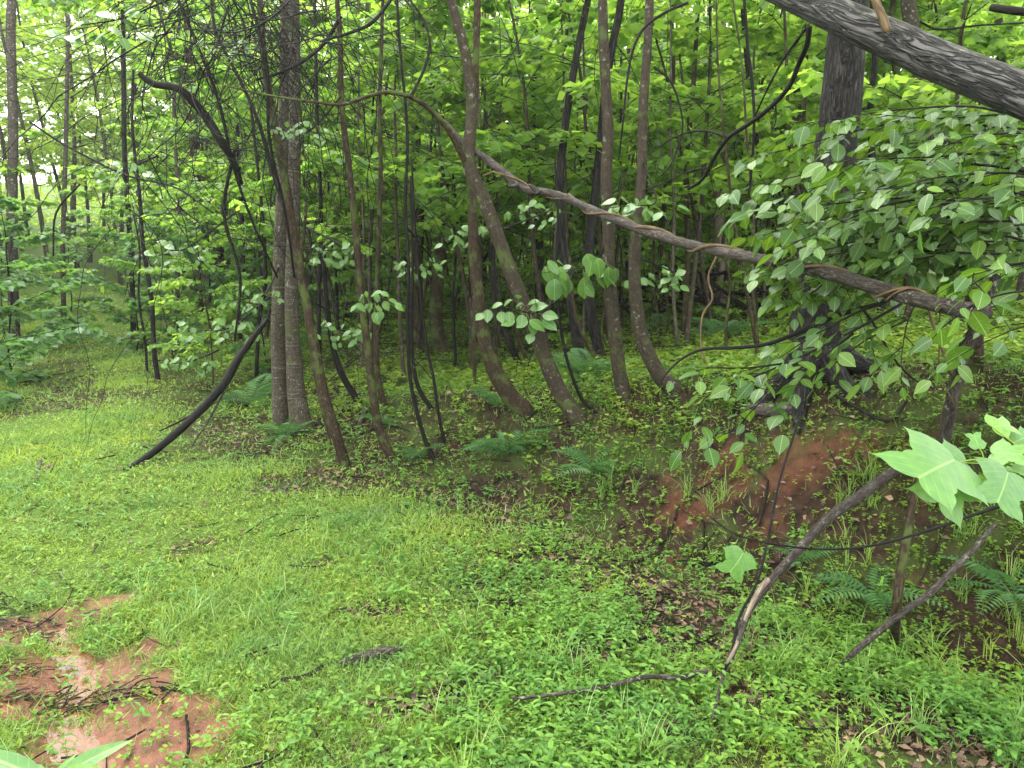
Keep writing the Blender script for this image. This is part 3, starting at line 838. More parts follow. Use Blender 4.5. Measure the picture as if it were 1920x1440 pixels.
zone(34, 'sap', 11, 19, -26, 28, 1.2, 1.6, lambda s, x, y, r, a: s > 1.5, 'leafy young tree beyond the bank', 'young trees beyond the bank', .9)
zone(26, 'shrub', 10, 24, -42, -14, .8, 1.6, lambda s, x, y, r, a: (s > .7) or (s < -4.0 and y > 11.5) or s < -5.8, 'bushy green shrub by the grassy track', 'shrubs along the track', .9)
zone(26, 'shrub', 15, 26, -14, 42, .8, 1.4, lambda s, x, y, r, a: s > 1, 'green shrub on the slope', 'shrubs on the slope', 1.0)
zone(40, 'under', 26, 44, -42, 42, 1.4, 2.4, lambda s, x, y, r, a: s > 3 or s < -8, 'broad leafy young tree in the distance', 'leafy young trees in the distance', 1.5)

HAZE = 0.001
if HAZE:
    hm = bpy.data.materials.new('haze'); hm.use_nodes = True; hn = hm.node_tree.nodes; hn.clear()
    pv = hn.new('ShaderNodeVolumePrincipled'); pv.inputs['Density'].default_value = HAZE; pv.inputs['Color'].default_value = (.92, .96, .95, 1); pv.inputs['Anisotropy'].default_value = .3
    ho = hn.new('ShaderNodeOutputMaterial'); hm.node_tree.links.new(pv.outputs[0], ho.inputs['Volume'])
    V8 = np.array([(a, b, c) for a in (-160., 160.) for b in (-12., 180.) for c in (-5., 75.)])
    mk('haze', V8, np.array([(0, 1, 3, 2), (4, 6, 7, 5), (0, 4, 5, 1), (2, 3, 7, 6), (0, 2, 6, 4), (1, 5, 7, 3)]), hm, smooth=False, kind='stuff')

# far wood that reads as one mass
def mass(name, r0, r1, a0, a1, ncl, zmax, seed, label, lf=.32):
    R = np.random.RandomState(seed)
    r = R.uniform(r0, r1, ncl); a = np.radians(R.uniform(a0, a1, ncl))
    cx_, cy_ = r * np.sin(a), r * np.cos(a); cz = height(cx_, cy_, False) + R.uniform(0, 1, ncl) ** .9 * zmax
    k = 34
    pos = np.repeat(np.stack([cx_, cy_, cz], -1), k, 0) + R.randn(ncl * k, 3) * np.array([.9, .9, .4])
    n = len(pos)
    d = norm(np.stack([R.randn(n), R.randn(n), R.uniform(-.8, .1, n)], -1))
    g = Geo(); l = lf * R.uniform(.6, 1.2, n)
    leaves(g, T_S, pos, d, np.stack([R.randn(n) * .5, R.randn(n) * .5, np.ones(n)], -1), l, l * 1.3)
    g.obj(name, FAR, smooth=False, kind='stuff', label=label, cat='woods')
mass('far_woods', 52, 72, -44, 44, 3000, 20, 5, 'pale green mass of distant woodland foliage closing the view')

# ------------------------------------------------------------------ traced trees
def traced(name, label, cat, path, w0, w1, mat, sides=10, rough=.08, sub=5, ext=0.0, dy=0.0, group=None, crown=None, flare=1.25, y0=None, seed=None, parts=(), base_hit=True, wmid=None, roots=0):
    """path: pixels from the base upward; the base stands where that pixel meets the ground"""
    b = hit(*path[0]) if base_hit else P(*path[0], y0)
    yb = b[1] if y0 is None else y0
    if base_hit and y0 is not None:
        b = P(*path[0], y0)
    pts = [P(px, py, yb + dy * i / max(1, len(path) - 1)) for i, (px, py) in enumerate(path)]
    if base_hit:
        pts = [pts[0] + np.array([0, 0, -.12])] + pts
    else:
        pts = pts
    n = len(pts)
    W = np.linspace(w0, w1, n) if wmid is None else np.interp(np.linspace(0, 1, n), np.linspace(0, 1, len(wmid)), wmid)
    rad = [pxr(W[i], pts[i]) for i in range(n)]
    if base_hit: rad[0] *= flare
    if ext:
        d = norm(pts[-1] - pts[-2]); k = 4
        for j in range(k):
            d = norm(d + np.array([0, 0, .25]))
            pts.append(pts[-1] + d * ext / k); rad.append(rad[-1] * .86)
    pts = np.array(pts); sp = spline(pts, sub)
    rr = np.interp(np.linspace(0, len(pts) - 1, len(sp)), np.arange(len(pts)), rad)
    seed = seed if seed is not None else rs.rand() * 20
    e = empty(name, pts[1] if base_hit else pts[0], label, cat, group)
    o_ = np.array(e.location)
    g = Geo(); tube(g, sp, rr, sides, rough, seed)
    g.obj('trunk', M[mat], e, off=o_)
    for q in range(roots):
        a = q * 6.28 / roots + .3; rb = rad[1] * .75; pr = []
        for t in np.linspace(0, 1, 6):
            x_r = pts[1][0] + math.cos(a + .3 * t) * (rb * .5 + t * .42); y_r = pts[1][1] + math.sin(a + .3 * t) * (rb * .5 + t * .42)
            pr.append((x_r, y_r, hz(x_r, y_r) + .16 * (1 - t) ** 2 - .03 * t))
        g = Geo(); tube(g, spline(pr, 3), np.linspace(.085, .02, 16), 8, .15, seed + q); g.obj('root', M[mat], e, off=o_)
    for (nm, pp, dyy, wa, wb, mm) in parts:
        q = np.array([P(px, py, yb + dy * .5 + dyy * i / (len(pp) - 1)) for i, (px, py) in enumerate(pp)])
        sp2 = spline(q, 5)
        g = Geo(); tube(g, sp2, np.linspace(pxr(wa, q[0]), pxr(wb, q[-1]), len(sp2)), 7, .06, seed + 3)
        g.obj(nm, M[mm], e, off=o_)
    if crown:
        R = np.random.RandomState(int(seed * 100))
        key = crown[0]
        if key not in crown_mesh:
            gl = Geo(); gt = Geo()
            limbs_and_leaves(gt, gl, np.array([0, 0, -.8]), np.array([0, 0, 3.]), .05, .0, 13, 2.3, .13, 0, .3, .6, T_S, 20, 1, R)
            crown_mesh[key] = (gl.mesh('crown', MID, False), gt.mesh('branches', M['twig']))
        for nm, me in zip(('crown', 'branches'), crown_mesh[key]):
            c = ob(nm, me, e, kind='stuff'); c.location = pts[-1] - o_; c.scale = (crown[1],) * 3; c.rotation_euler = (0, 0, rs.uniform(0, 6))
    return e
crown_mesh = {}

traced('tree', 'grey trunk, right and thicker one of the close pair left of centre, with flared base', 'tree',
       [(567, 808), (556, 740), (549, 640), (547, 540), (551, 400), (553, 200), (551, 0)], 0, 0, 'bark_pair', 14, .06, ext=4.5, crown=None, wmid=[62, 46, 34, 28, 26, 24, 22, 21], flare=1.2)
traced('tree', 'grey trunk, left and thinner one of the close pair left of centre', 'tree',
       [(527, 800), (523, 700), (522, 600), (529, 400), (535, 200), (538, 0)], 30, 23, 'bark_pair', 12, .06, ext=4.5, crown=None)
traced('tree', 'slim brown trunk leaning left, rising in front of the pair of grey trunks', 'tree',
       [(648, 876), (630, 815), (608, 740), (590, 650), (573, 560), (552, 450), (535, 340), (512, 220), (494, 100), (487, 0)], 22, 12, 'bark_brown', 9, ext=3, crown=None,
       parts=[('branch', [(545, 420), (520, 350), (485, 230), (450, 150), (405, 60), (395, -20)], .5, 9, 5, 'twig')])
traced('sapling', 'short forked brown stem right behind the slim leaning trunk', 'sapling',
       [(627, 832), (612, 790), (590, 690), (577, 600), (566, 500), (575, 380)], 13, 6, 'bark_brown', 7)
traced('tree', 'slim brown trunk bending left at its foot, first from the left of the middle group', 'tree',
       [(737, 866), (714, 815), (699, 740), (690, 660), (678, 560), (668, 450), (655, 320), (641, 200), (637, 60), (632, 0)], 19, 9, 'bark_brown', 9, ext=3, crown=None)
traced('sapling', 'straight dark young stem just behind the slim bending trunk', 'sapling',
       [(722, 768), (708, 700), (706, 600), (709, 480), (714, 330), (712, 200), (716, 60), (718, -10)], 13, 6, 'bark_brown', 7)
traced('sapling', 'thin dark stem with foot swept to the right, left one of three thin stems', 'sapling',
       [(817, 868), (797, 825), (780, 765), (768, 700), (764, 600), (766, 500), (760, 380), (764, 250), (750, 90), (744, -10)], 10, 5, 'twig', 6)
traced('sapling', 'thin straight dark stem leaning left, right one of three thin stems', 'sapling',
       [(836, 843), (823, 780), (813, 710), (800, 650), (789, 560), (778, 420), (772, 300)], 8, 4, 'twig', 6)
traced('sapling', 'curved dark stem hooked at its foot behind the three thin stems', 'sapling',
       [(809, 767), (788, 735), (776, 690), (771, 610), (774, 480), (770, 330)], 11, 5, 'twig', 6)
traced('tree', 'curved brown trunk sweeping in a J from the bank, left of the leaning forked trunk', 'tree',
       [(985, 774), (956, 742), (930, 700), (911, 645), (901, 590), (893, 520), (888, 450), (886, 370), (884, 290), (890, 180), (893, 90), (896, 0)], 0, 0, 'bark_brown', 12, ext=3.5, crown=None, wmid=[42, 36, 32, 30, 28, 25, 22, 19, 16, 14, 13, 12], flare=1.1)
traced('tree', 'dark trunk leaning left from the bank edge and forking under the hung branch', 'tree',
       [(1088, 795), (1064, 758), (1040, 715), (1016, 655), (995, 600), (965, 530), (932, 440), (905, 370), (884, 325), (878, 285), (884, 225), (882, 160), (868, 80), (846, 0)], 0, 0, 'bark_smooth', 12, ext=3.5,
       crown=('a', .95), wmid=[40, 34, 31, 30, 29, 28, 27, 27, 26, 23, 21, 19, 18], flare=1.15, dy=.0,
       parts=[('limb', [(880, 318), (860, 280), (838, 240), (806, 205), (770, 182), (725, 173), (680, 184), (640, 196), (580, 190), (500, 178), (420, 160)], -.7, 12, 3, 'bark_brown'),
              ('branch', [(770, 182), (795, 130), (806, 80), (790, 30), (760, -10)], .1, 6, 4, 'twig')])
traced('tree', 'straight brown trunk speckled with lichen on the bank edge, left of the hooked one', 'tree',
       [(1172, 748), (1160, 690), (1150, 600), (1142, 510), (1140, 430), (1137, 330), (1140, 250), (1135, 150), (1131, 60), (1130, 0)], 0, 0, 'bark_smooth', 12, ext=4, crown=None, wmid=[32, 28, 26, 25, 22, 22, 21, 20, 19, 18])
traced('tree', 'brown trunk with hooked foot on the bank edge, rightmost of the curved trunks', 'tree',
       [(1264, 733), (1240, 708), (1218, 670), (1201, 625), (1192, 560), (1190, 500), (1194, 420), (1203, 330), (1206, 200), (1213, 100), (1218, 0)], 0, 0, 'bark_smooth', 12, ext=4, crown=None, wmid=[36, 32, 30, 27, 25, 22, 19, 18, 17, 16], flare=1.1)
traced('tree', 'dark trunk slanting behind the fork of the hung branch', 'tree',
       [(1092, 686), (1077, 610), (1062, 520), (1052, 420), (1050, 330), (1062, 220), (1078, 120), (1098, 20), (1104, -10)], 19, 12, 'bark_oak', 9, ext=4, crown=None)
traced('tree', 'dark trunk with pale patches behind the straight lichen trunk', 'tree',
       [(1128, 678), (1112, 610), (1102, 540), (1106, 450), (1118, 350), (1128, 250), (1140, 130), (1160, 30), (1166, -10)], 22, 14, 'bark_oak', 9, ext=4, crown=None)
traced('sapling', 'thin mossy stem bowed between the two dark background trunks', 'sapling',
       [(1126, 694), (1112, 662), (1090, 620), (1075, 570), (1068, 480)], 11, 6, 'bark_brown', 6)
traced('sapling', 'bowed thin stem whose foot curves onto the bank beside the leaning forked trunk', 'sapling',
       [(1118, 776), (1092, 750), (1068, 690), (1052, 620), (1044, 520), (1046, 400), (1040, 300)], 8, 4, 'twig', 6)
traced('tree', 'reddish brown trunk with flared foot, right of the pair behind the thin stems', 'tree',
       [(835, 666), (820, 620), (818, 560), (826, 480), (830, 400), (834, 335)], 0, 0, 'bark_brown', 11, wmid=[48, 30, 26, 25, 23, 20, 16])
traced('tree', 'straight reddish brown trunk, left of the pair behind the thin stems', 'tree',
       [(792, 662), (783, 600), (782, 500), (786, 400), (780, 260), (782, 120), (778, 0)], 26, 15, 'bark_brown', 10, ext=4, crown=None)
traced('tree', 'huge ridged dark trunk rising behind the broadleaf shrub on the bank top', 'tree',
       [(1530, 752), (1525, 715), (1524, 660), (1532, 560), (1545, 440), (1560, 320), (1574, 220), (1584, 100), (1592, 0)], 0, 0, 'bark_oak', 22, .05, ext=5,
       crown=('c', 1.6), wmid=[125, 108, 95, 90, 86, 82, 78, 74, 70, 66], flare=1.1, y0=hit(1530, 750)[1] + .25, roots=7)
traced('tree', 'grey trunk leaning left, seen above the shrub right of the huge trunk', 'tree',
       [(1790, 700), (1785, 560), (1775, 400), (1757, 270), (1735, 170), (1715, 80), (1700, -10)], 34, 27, 'bark_pale', 10, ext=4, crown=('a', 1.1), y0=8.5)
traced('tree', 'narrow dark stem just right of the huge trunk', 'tree', [(1655, 700), (1648, 500), (1632, 220), (1640, 120), (1636, 0)], 15, 11, 'bark_oak', 8, ext=3, y0=8)
traced('tree', 'crooked twin stem above the shrub, left of the leaning grey trunk', 'tree', [(1700, 700), (1702, 500), (1693, 200), (1680, 130), (1668, 60), (1676, -10)], 18, 10, 'bark_brown', 8, ext=3, y0=9)
traced('tree', 'brown trunk stub seen left of the huge trunk', 'tree', [(1500, 640), (1488, 450), (1492, 240), (1497, 170), (1510, 60), (1518, -10)], 22, 16, 'bark_pale', 9, ext=3, y0=11, crown=('b', 1))
traced('dead_tree', 'bleached pinkish dead trunk broken off behind the hung branch', 'dead tree',
       [(1352, 620), (1350, 500), (1347, 400), (1349, 300), (1344, 215), (1346, 190)], 24, 15, 'dead', 9, .12, y0=11)
for (pt, w0, w1, mt, lb) in [
    ([(1880, 640), (1876, 400), (1880, 200), (1870, -10)], 20, 14, 'bark_brown', 'dark trunk near the right edge behind the shrub'),
    ([(1280, 640), (1290, 480), (1286, 330), (1300, 160), (1310, -10)], 12, 8, 'bark_brown', 'slender trunk right of the hooked trunk, further back'),
    ([(1420, 620), (1412, 480), (1424, 320), (1404, 160), (1390, -10)], 10, 7, 'twig', 'wavy black stem behind the middle of the hung branch'),
    ([(1240, 610), (1238, 480), (1250, 330), (1262, 160), (1258, -10)], 12, 8, 'bark_brown', 'slender trunk close right of the hooked trunk'),
    ([(975, 690), (955, 640), (938, 590), (925, 500), (930, 380)], 15, 8, 'bark_oak', 'bent dark stem between the J-shaped and leaning trunks'),
    ([(992, 690), (975, 640), (962, 590), (950, 500)], 9, 5, 'bark_brown', 'thin mossy stem leaning beside the bent dark stem'),
    ([(1012, 620), (1006, 500), (1012, 350), (1000, 180), (1010, -10)], 11, 7, 'bark_oak', 'thin dark trunk seen through the leaves right of the fork'),
    ([(890, 730), (888, 640), (882, 560)], 8, 5, 'bark_brown', 'short orange-brown stem left of the J-shaped trunk'),
    ([(672, 756), (640, 700), (622, 640), (612, 560), (606, 460)], 15, 8, 'twig', 'black stem curving out of the litter right of the grey pair'),
    ([(855, 690), (850, 560), (858, 420), (846, 300)], 7, 4, 'twig', 'thin black stem left of the J-shaped trunk'),
    ([(600, 700), (598, 560), (602, 400), (594, 200), (590, -10)], 9, 6, 'twig', 'straight thin black stem right of the grey pair'),
    ([(392, 520), (374, 420), (366, 320), (360, 200), (352, 60), (356, -10)], 20, 14, 'bark_brown', 'brown trunk with a fork at its foot, left of the grey pair'),
    ([(404, 520), (412, 450), (420, 390)], 30, 14, 'bark_oak', 'short dark broken trunk beside the forked brown trunk'),
    ([(296, 712), (288, 650), (284, 560), (268, 460), (262, 370), (248, 240), (250, 130)], 11, 5, 'bark_oak', 'dark crooked trunk at the edge of the grassy track'),
    ([(276, 700), (272, 640), (260, 560), (262, 470), (250, 400)], 6, 3, 'bark_oak', 'thin dark stem just left of the dark crooked trunk'),
    ([(250, 640), (246, 480), (234, 300), (232, 150), (230, -10)], 11, 8, 'twig', 'thin black trunk rising left of the vine tangle'),
    ([(28, 640), (22, 450), (24, 250), (20, 60), (22, -10)], 20, 16, 'bark_pale', 'pale trunk at the left edge beyond the track'),
    ([(120, 600), (118, 450), (124, 250), (128, -10)], 10, 7, 'bark_pale', 'thin pale trunk second from the left edge'),
    ([(580, 560), (572, 300), (578, 120), (586, -10)], 12, 9, 'bark_pale', 'pale slender trunk just right of the grey pair, far back'),
    ([(330, 600), (336, 400), (326, 200), (340, -10)], 9, 6, 'bark_pale', 'thin grey trunk behind the hanging dark limb'),
    ([(690, 600), (684, 420), (680, 230), (690, -10)], 11, 8, 'bark_brown', 'brown trunk behind the slim bending trunk'),
    ([(905, 600), (912, 420), (935, 240), (925, 60), (930, -10)], 12, 9, 'bark_brown', 'trunk in the leaves right of the fork top'),
    ([(450, 640), (455, 480), (448, 300), (440, 120), (446, -10)], 10, 6, 'twig', 'thin dark stem standing in the vine tangle'),
    ([(480, 720), (486, 600), (498, 520), (490, 380), (470, 200)], 9, 5, 'twig', 'thin dark stem hugging the left of the grey pair'),
    ([(1180, 560), (1172, 420), (1180, 240), (1176, -10)], 9, 6, 'twig', 'thin dark trunk between the two lichen trunks'),
]:
    long = pt[-1][1] < 0
    yb = hit(*pt[0])[1]
    if yb > 17 or lb.startswith(('pale', 'thin pale', 'thin grey', 'dark trunk near')): yb = min(max(yb, 12), 15)
    traced('tree' if w0 > 11 else 'sapling', lb, 'tree' if w0 > 11 else 'sapling', pt, w0, w1, mt, 7, .07, 4, ext=3.5 if long else 0, y0=yb, crown=(('b', .8) if long and rs.rand() < .12 else None))

for i in range(34):
    px = rs.uniform(560, 1480); py = rs.uniform(600, 735) if px < 900 else rs.uniform(590, 690)
    c = hit(px, py)
    if c[1] > 15: continue
    dg = math.degrees(math.atan2(c[0], c[1])); sec = next(t for lo, hi, t in SECT if lo <= dg < hi)
    l_ = rs.randn() * 25; bow = rs.uniform(-16, 6)
    top = rs.uniform(-10, 420) if rs.rand() < .5 else -10
    n_ = 6
    pt = [(px + bow * (1 - (2 * t - 1) ** 2) + l_ * t + rs.randn() * 4, py + (top - py) * t) for t in np.linspace(0, 1, n_)]
    traced('bare_stem', 'thin bare stem rising from the litter ' + sec, 'sapling', pt, rs.uniform(5, 9), 3, 'twig' if rs.rand() < .25 else ('bark_brown', 'bark_pair')[rs.randint(2)], 6, .07, 3, group='thin bare stems ' + sec)

# ------------------------------------------------------------------ free branches
def limb(name, label, cat, pix, wid, mat, sides=8, rough=.1, sub=5, parts=(), group=None, seed=None, ground=False, lift=.01):
    """pix: (px, py, y) points; or (px, py) on the ground"""
    pts = []
    for q in pix:
        if len(q) == 3: pts.append(P(*q))
        else:
            h_ = hit(*q); pts.append(h_ + np.array([0, 0, lift]))
    pts = np.array(pts)
    rad = [pxr(w, p_) for w, p_ in zip(np.interp(np.linspace(0, 1, len(pts)), np.linspace(0, 1, len(wid)), wid), pts)]
    sp = spline(pts, sub); rr = np.interp(np.linspace(0, len(pts) - 1, len(sp)), np.arange(len(pts)), rad)
    seed = rs.rand() * 20 if seed is None else seed
    g = Geo(); tube(g, sp, rr, sides, rough, seed)
    if parts:
        e = empty(name, pts[0], label, cat, group)
        g.obj('stem', M[mat], e, off=pts[0])
        for (nm, pp, wa, wb, mm) in parts:
            q = np.array([P(*u) if len(u) == 3 else hit(*u) + np.array([0, 0, lift]) for u in pp])
            s2 = spline(q, 4); g = Geo(); tube(g, s2, np.linspace(pxr(wa, q[0]), pxr(wb, q[-1]), len(s2)), 6, .06, seed + 1)
            g.obj(nm, M[mm], e, off=pts[0])
        return e, sp, rr
    o = g.obj(name, M[mat], off=pts[0], label=label, cat=cat, group=group)
    o.location = pts[0]
    return o, sp, rr

# the hung broken branch across the middle
e, sp, rr = limb('fallen_branch', 'long broken grey branch hung diagonally across the view from the fork to the right', 'branch',
     [(832, 228, 5.6), (870, 268, 5.5), (920, 304, 5.35), (962, 338, 5.2), (988, 356, 5.1), (1020, 359, 5.0), (1060, 371, 4.9), (1120, 398, 4.65), (1200, 430, 4.35), (1280, 455, 4.05), (1340, 470, 3.85), (1450, 491, 3.45), (1560, 515, 3.1),
      (1650, 541, 2.85), (1720, 561, 2.68), (1790, 577, 2.52), (1850, 588, 2.4)], [9, 12, 14, 16, 14, 14, 15, 16, 17, 18, 20, 21, 24, 27, 29, 31, 30], 'bark_fallen', 14, .13, 6,
     parts=[('broken_end', [(838, 236, 5.58), (828, 224, 5.62), (824, 214, 5.65)], 8, 2, 'vine'),
            ('knot', [(1010, 362, 5.0), (1000, 352, 5.0), (992, 346, 4.98)], 14, 5, 'bark_fallen'),
            ('branch_stub', [(975, 346, 5.15), (955, 350, 5.05), (948, 346, 5.0)], 8, 5, 'bark_fallen')])
# vines twisted round it
def twine(label, i0, i1, turns, w, ph, tail0=None, tail1=None):
    k = 40
    idx = np.linspace(i0, i1, k)
    c = np.array([[np.interp(t, np.arange(len(sp)), sp[:, a]) for a in range(3)] for t in idx]); r_ = np.interp(idx, np.arange(len(rr)), rr)
    tan = norm(np.gradient(c, axis=0)); u = norm(np.cross(tan, (0, 0, 1))); v = np.cross(u, tan)
    a = ph + np.linspace(0, turns * 2 * math.pi, k)
    pts = c + (u * np.cos(a)[:, None] + v * np.sin(a)[:, None]) * (r_ * 1.08 + .004)[:, None]
    pts = list(pts)
    if tail0: pts = [P(*q) for q in tail0] + pts
    if tail1: pts = pts + [P(*q) for q in tail1]
    pts = np.array(pts)
    g = Geo(); tube(g, pts, np.linspace(1.1, .6, len(pts)) * pxr(w, c[0]) * (1 + .3 * rs.rand(len(pts))), 6, .05, ph)
    o = g.obj('vine', M['vine'], off=pts[0], label=label, cat='vine', group='tan vines twined round the hung branch'); o.location = pts[0]
NS = len(sp)
twine('tan vine twined round the thick right half of the hung branch', int(NS * .5), int(NS * .86), 3.2, 5.5, .4)
twine('tan vine end coiled round the hung branch near the two lichen trunks', int(NS * .38), int(NS * .52), 1.4, 4, 2.2)
twine('thin vine with loose end sagging above the knee of the hung branch', int(NS * .20), int(NS * .38), .8, 3, 1.0, tail0=[(905, 330, 5.2), (925, 322, 5.2)])
twine('tan vine coiled round the right end of the hung branch by the shrub', int(NS * .80), int(NS * .92), 1.5, 4.5, 3.0, tail1=[(1760, 700, 3.3), (1790, 760, 3.2)])

# the thick log crossing the top right
limb('fallen_tree', 'thick leaning log with ridged grey bark crossing the upper right corner', 'fallen tree',
     [(1260, -95, 3.8), (1340, -68, 3.65), (1433, -32, 3.5), (1520, 6, 3.35), (1600, 42, 3.2), (1680, 77, 3.1), (1760, 114, 3.0), (1840, 148, 2.9), (1920, 180, 2.8), (2050, 235, 2.65), (2250, 320, 2.45)],
     [34, 42, 50, 57, 64, 70, 74, 77, 79, 82, 86], 'bark_log', 30, .09, 9,
     parts=[('branch_stub', [(1664, 60, 2.98), (1652, 25, 2.98), (1634, -10, 3.0), (1600, -60, 3.05)], 17, 13, 'vine')])
limb('branch', 'straight dark limb poking in at the top right corner', 'branch', [(1858, 14, 3.0), (1900, 20, 2.95), (2000, 30, 2.9)], [13, 15, 16], 'twig', 8)
limb('branch', 'thin forked twig under the top right corner beside the log', 'branch', [(1725, 40, 3.4), (1760, 55, 3.4), (1830, 48, 3.3), (1930, 42, 3.3)], [4, 4, 3], 'twig', 5)
limb('hanging_branch', 'black drooping branch hanging from under the log towards the hung branch', 'branch',
     [(1518, 50, 3.35), (1513, 85, 3.4), (1500, 115, 3.5), (1478, 165, 3.6), (1440, 205, 3.7), (1400, 235, 3.8), (1366, 258, 3.9), (1340, 295, 4.0), (1318, 335, 4.1), (1290, 355, 4.2)], [10, 10, 9, 9, 8, 7, 5], 'twig', 7,
     parts=[('branch', [(1510, 55, 3.35), (1470, 110, 3.5), (1440, 165, 3.6), (1410, 230, 3.8)], 5, 3, 'twig'), ('branch', [(1366, 258, 3.9), (1320, 245, 4.0), (1270, 255, 4.1), (1215, 290, 4.2)], 5, 3, 'twig'),
            ('branch', [(1454, 193, 3.7), (1455, 225, 3.7), (1446, 250, 3.7)], 3, 2, 'twig'), ('branch', [(1330, 315, 4.1), (1290, 322, 4.1), (1240, 345, 4.2), (1205, 358, 4.3)], 4, 2, 'twig')])
limb('hanging_vine', 'black vine arching from the top and dropping past the hooked trunk', 'vine',
     [(1290, 5, 4.6), (1250, 22, 4.6), (1210, 50, 4.6), (1188, 90, 4.6), (1176, 150, 4.6), (1168, 230, 4.6), (1160, 300, 4.7)], [6, 6, 5, 4, 3], 'twig', 6)
limb('hanging_vine', 'black vine bowing out right of the hooked trunk', 'vine', [(1226, 125, 4.9), (1255, 150, 4.9), (1272, 190, 4.9), (1280, 240, 4.9), (1262, 300, 4.9), (1240, 330, 4.9)], [5, 4, 3], 'twig', 6)
limb('hanging_vine', 'long straight black vine dropping from the log past the hung branch', 'vine', [(1395, -10, 4.0), (1402, 90, 4.0), (1410, 150, 4.0), (1414, 230, 4.0), (1408, 330, 4.05), (1396, 420, 4.1)], [6, 6, 5, 4], 'twig', 6)
limb('hanging_vine', 'pale twisted vine dropping below the hung branch towards the ground', 'vine', [(1345, 478, 4.15), (1328, 520, 4.15), (1336, 560, 4.1), (1318, 590, 4.1), (1314, 640, 4.05), (1322, 680, 4.0)], [4, 4, 3], 'vine', 6)
limb('hanging_vine', 'tan vine dropping from the right part of the hung branch behind leaves', 'vine', [(1738, 565, 3.4), (1750, 610, 3.4), (1765, 650, 3.4), (1785, 700, 3.4)], [6, 6, 5], 'vine', 6)
limb('branch', 'dark branch with pale tip reaching left below the hung branch', 'branch',
     [(1700, 548, 3.3), (1640, 572, 3.25), (1570, 592, 3.2), (1500, 622, 3.15), (1440, 645, 3.1), (1380, 652, 3.1), (1320, 655, 3.1), (1280, 672, 3.1), (1246, 705, 3.1), (1232, 745, 3.1)], [9, 9, 8, 7, 6, 4, 3], 'twig', 7,
     parts=[('branch', [(1614, 575, 3.25), (1640, 610, 3.2), (1662, 650, 3.2), (1690, 690, 3.2), (1720, 715, 3.2), (1750, 728, 3.2)], 5, 3, 'twig')])
# left dark limb with the vine tangle
limb('hanging_branch', 'black snapped limb drooping out of the vine tangle at upper left', 'branch',
     [(262, 138, 5.4), (272, 148, 5.4), (290, 158, 5.4), (318, 162, 5.4), (340, 170, 5.4), (366, 195, 5.45), (390, 225, 5.5), (415, 265, 5.5), (436, 300, 5.6), (452, 345, 5.7)], [10, 11, 13, 14, 15, 16, 17, 17, 14, 9], 'twig', 9, .2)
limb('fallen_branch', 'dark bare pole slanting from the grass up towards the grey pair of trunks', 'branch',
     [(236, 884), (262, 866, hit(250, 872)[1]), (300, 838, hit(250, 872)[1] + .05), (350, 794, hit(250, 872)[1] + .15), (392, 752, hit(250, 872)[1] + .3), (425, 712, hit(250, 872)[1] + .4), (445, 675, hit(250, 872)[1] + .5), (462, 650, hit(250, 872)[1] + .6), (500, 600, hit(250, 872)[1] + .8)], [11, 13, 14, 15, 16, 16, 15, 13, 9], 'twig', 9, .1,
     parts=[('side_branch', [(392, 757, hit(250, 872)[1] + .3), (345, 786, hit(250, 872)[1] + .5), (300, 808, hit(250, 872)[1] + .6)], 6, 3, 'twig'), ('side_branch', [(420, 735, hit(250, 872)[1] + .4), (390, 790, hit(250, 872)[1] + .35), (360, 835, hit(250, 872)[1] + .3)], 5, 3, 'bark_fallen')])

# lower right: fallen dark branch with peeled wood
yb = hit(1350, 1300)[1]
limb('fallen_branch', 'bent black branch with a peeled pale streak lying down the bank to the grass', 'branch',
     [(1838, 762, 4.3), (1770, 800, 4.1), (1720, 850, 3.9), (1660, 895, 3.7), (1605, 935, 3.5), (1555, 970, 3.35), (1498, 1030, 3.2), (1446, 1088, 3.1), (1402, 1150, 3.0), (1378, 1215, yb + .12), (1352, 1270, yb + .04), (1322, 1302), (1270, 1312), (1210, 1312), (1130, 1330), (1040, 1345), (960, 1356)],
     [22, 22, 22, 21, 20, 19, 17, 15, 14, 12, 11, 12, 11, 9, 8, 7, 6], 'bark_fallen', 12, .12, 6, lift=.085,
     parts=[('peeled_wood', [(1440, 1086, 3.065), (1426, 1104, 3.03), (1406, 1140, 2.955), (1391, 1180, 2.9), (1377, 1218, yb + .075), (1362, 1245, yb + .04)], 11, 6, 'dead'),
            ('side_branch', [(1352, 1270, yb + .06), (1354, 1300), (1345, 1345), (1334, 1392)], 9, 5, 'bark_fallen'),
            ('side_branch', [(1352, 1268, yb + .05), (1372, 1225, yb + .08), (1385, 1160, 2.9), (1420, 1090, 2.95), (1440, 1010, 3.05), (1462, 900, 3.3), (1500, 780, 3.6)], 6, 4, 'twig'),
            ('torn_bark', [(1540, 982, 3.31), (1526, 998, 3.28), (1512, 1010, 3.25)], 12, 7, 'vine')])
limb('stick', 'straight grey stick with lichen propped on the bank at lower right', 'stick',
     [(1866, 982, 3.1), (1830, 1025, 3.0), (1790, 1065, 2.95), (1740, 1115, 2.85), (1690, 1150, 2.8), (1640, 1190, 2.75), (1600, 1225, 2.7), (1566, 1262)], [8, 11, 12, 13, 12, 12, 11, 8], 'bark_fallen', 8, .12)
limb('dead_sapling', 'dark mossy upright stem crossed by the straight grey stick', 'tree stem', [(1676, 1215), (1680, 1150, 2.82), (1688, 1080, 2.82), (1700, 1010, 2.85), (1712, 940, 2.9), (1725, 880, 2.95)], [19, 18, 17, 15, 12, 8], 'bark_brown', 8, .15)
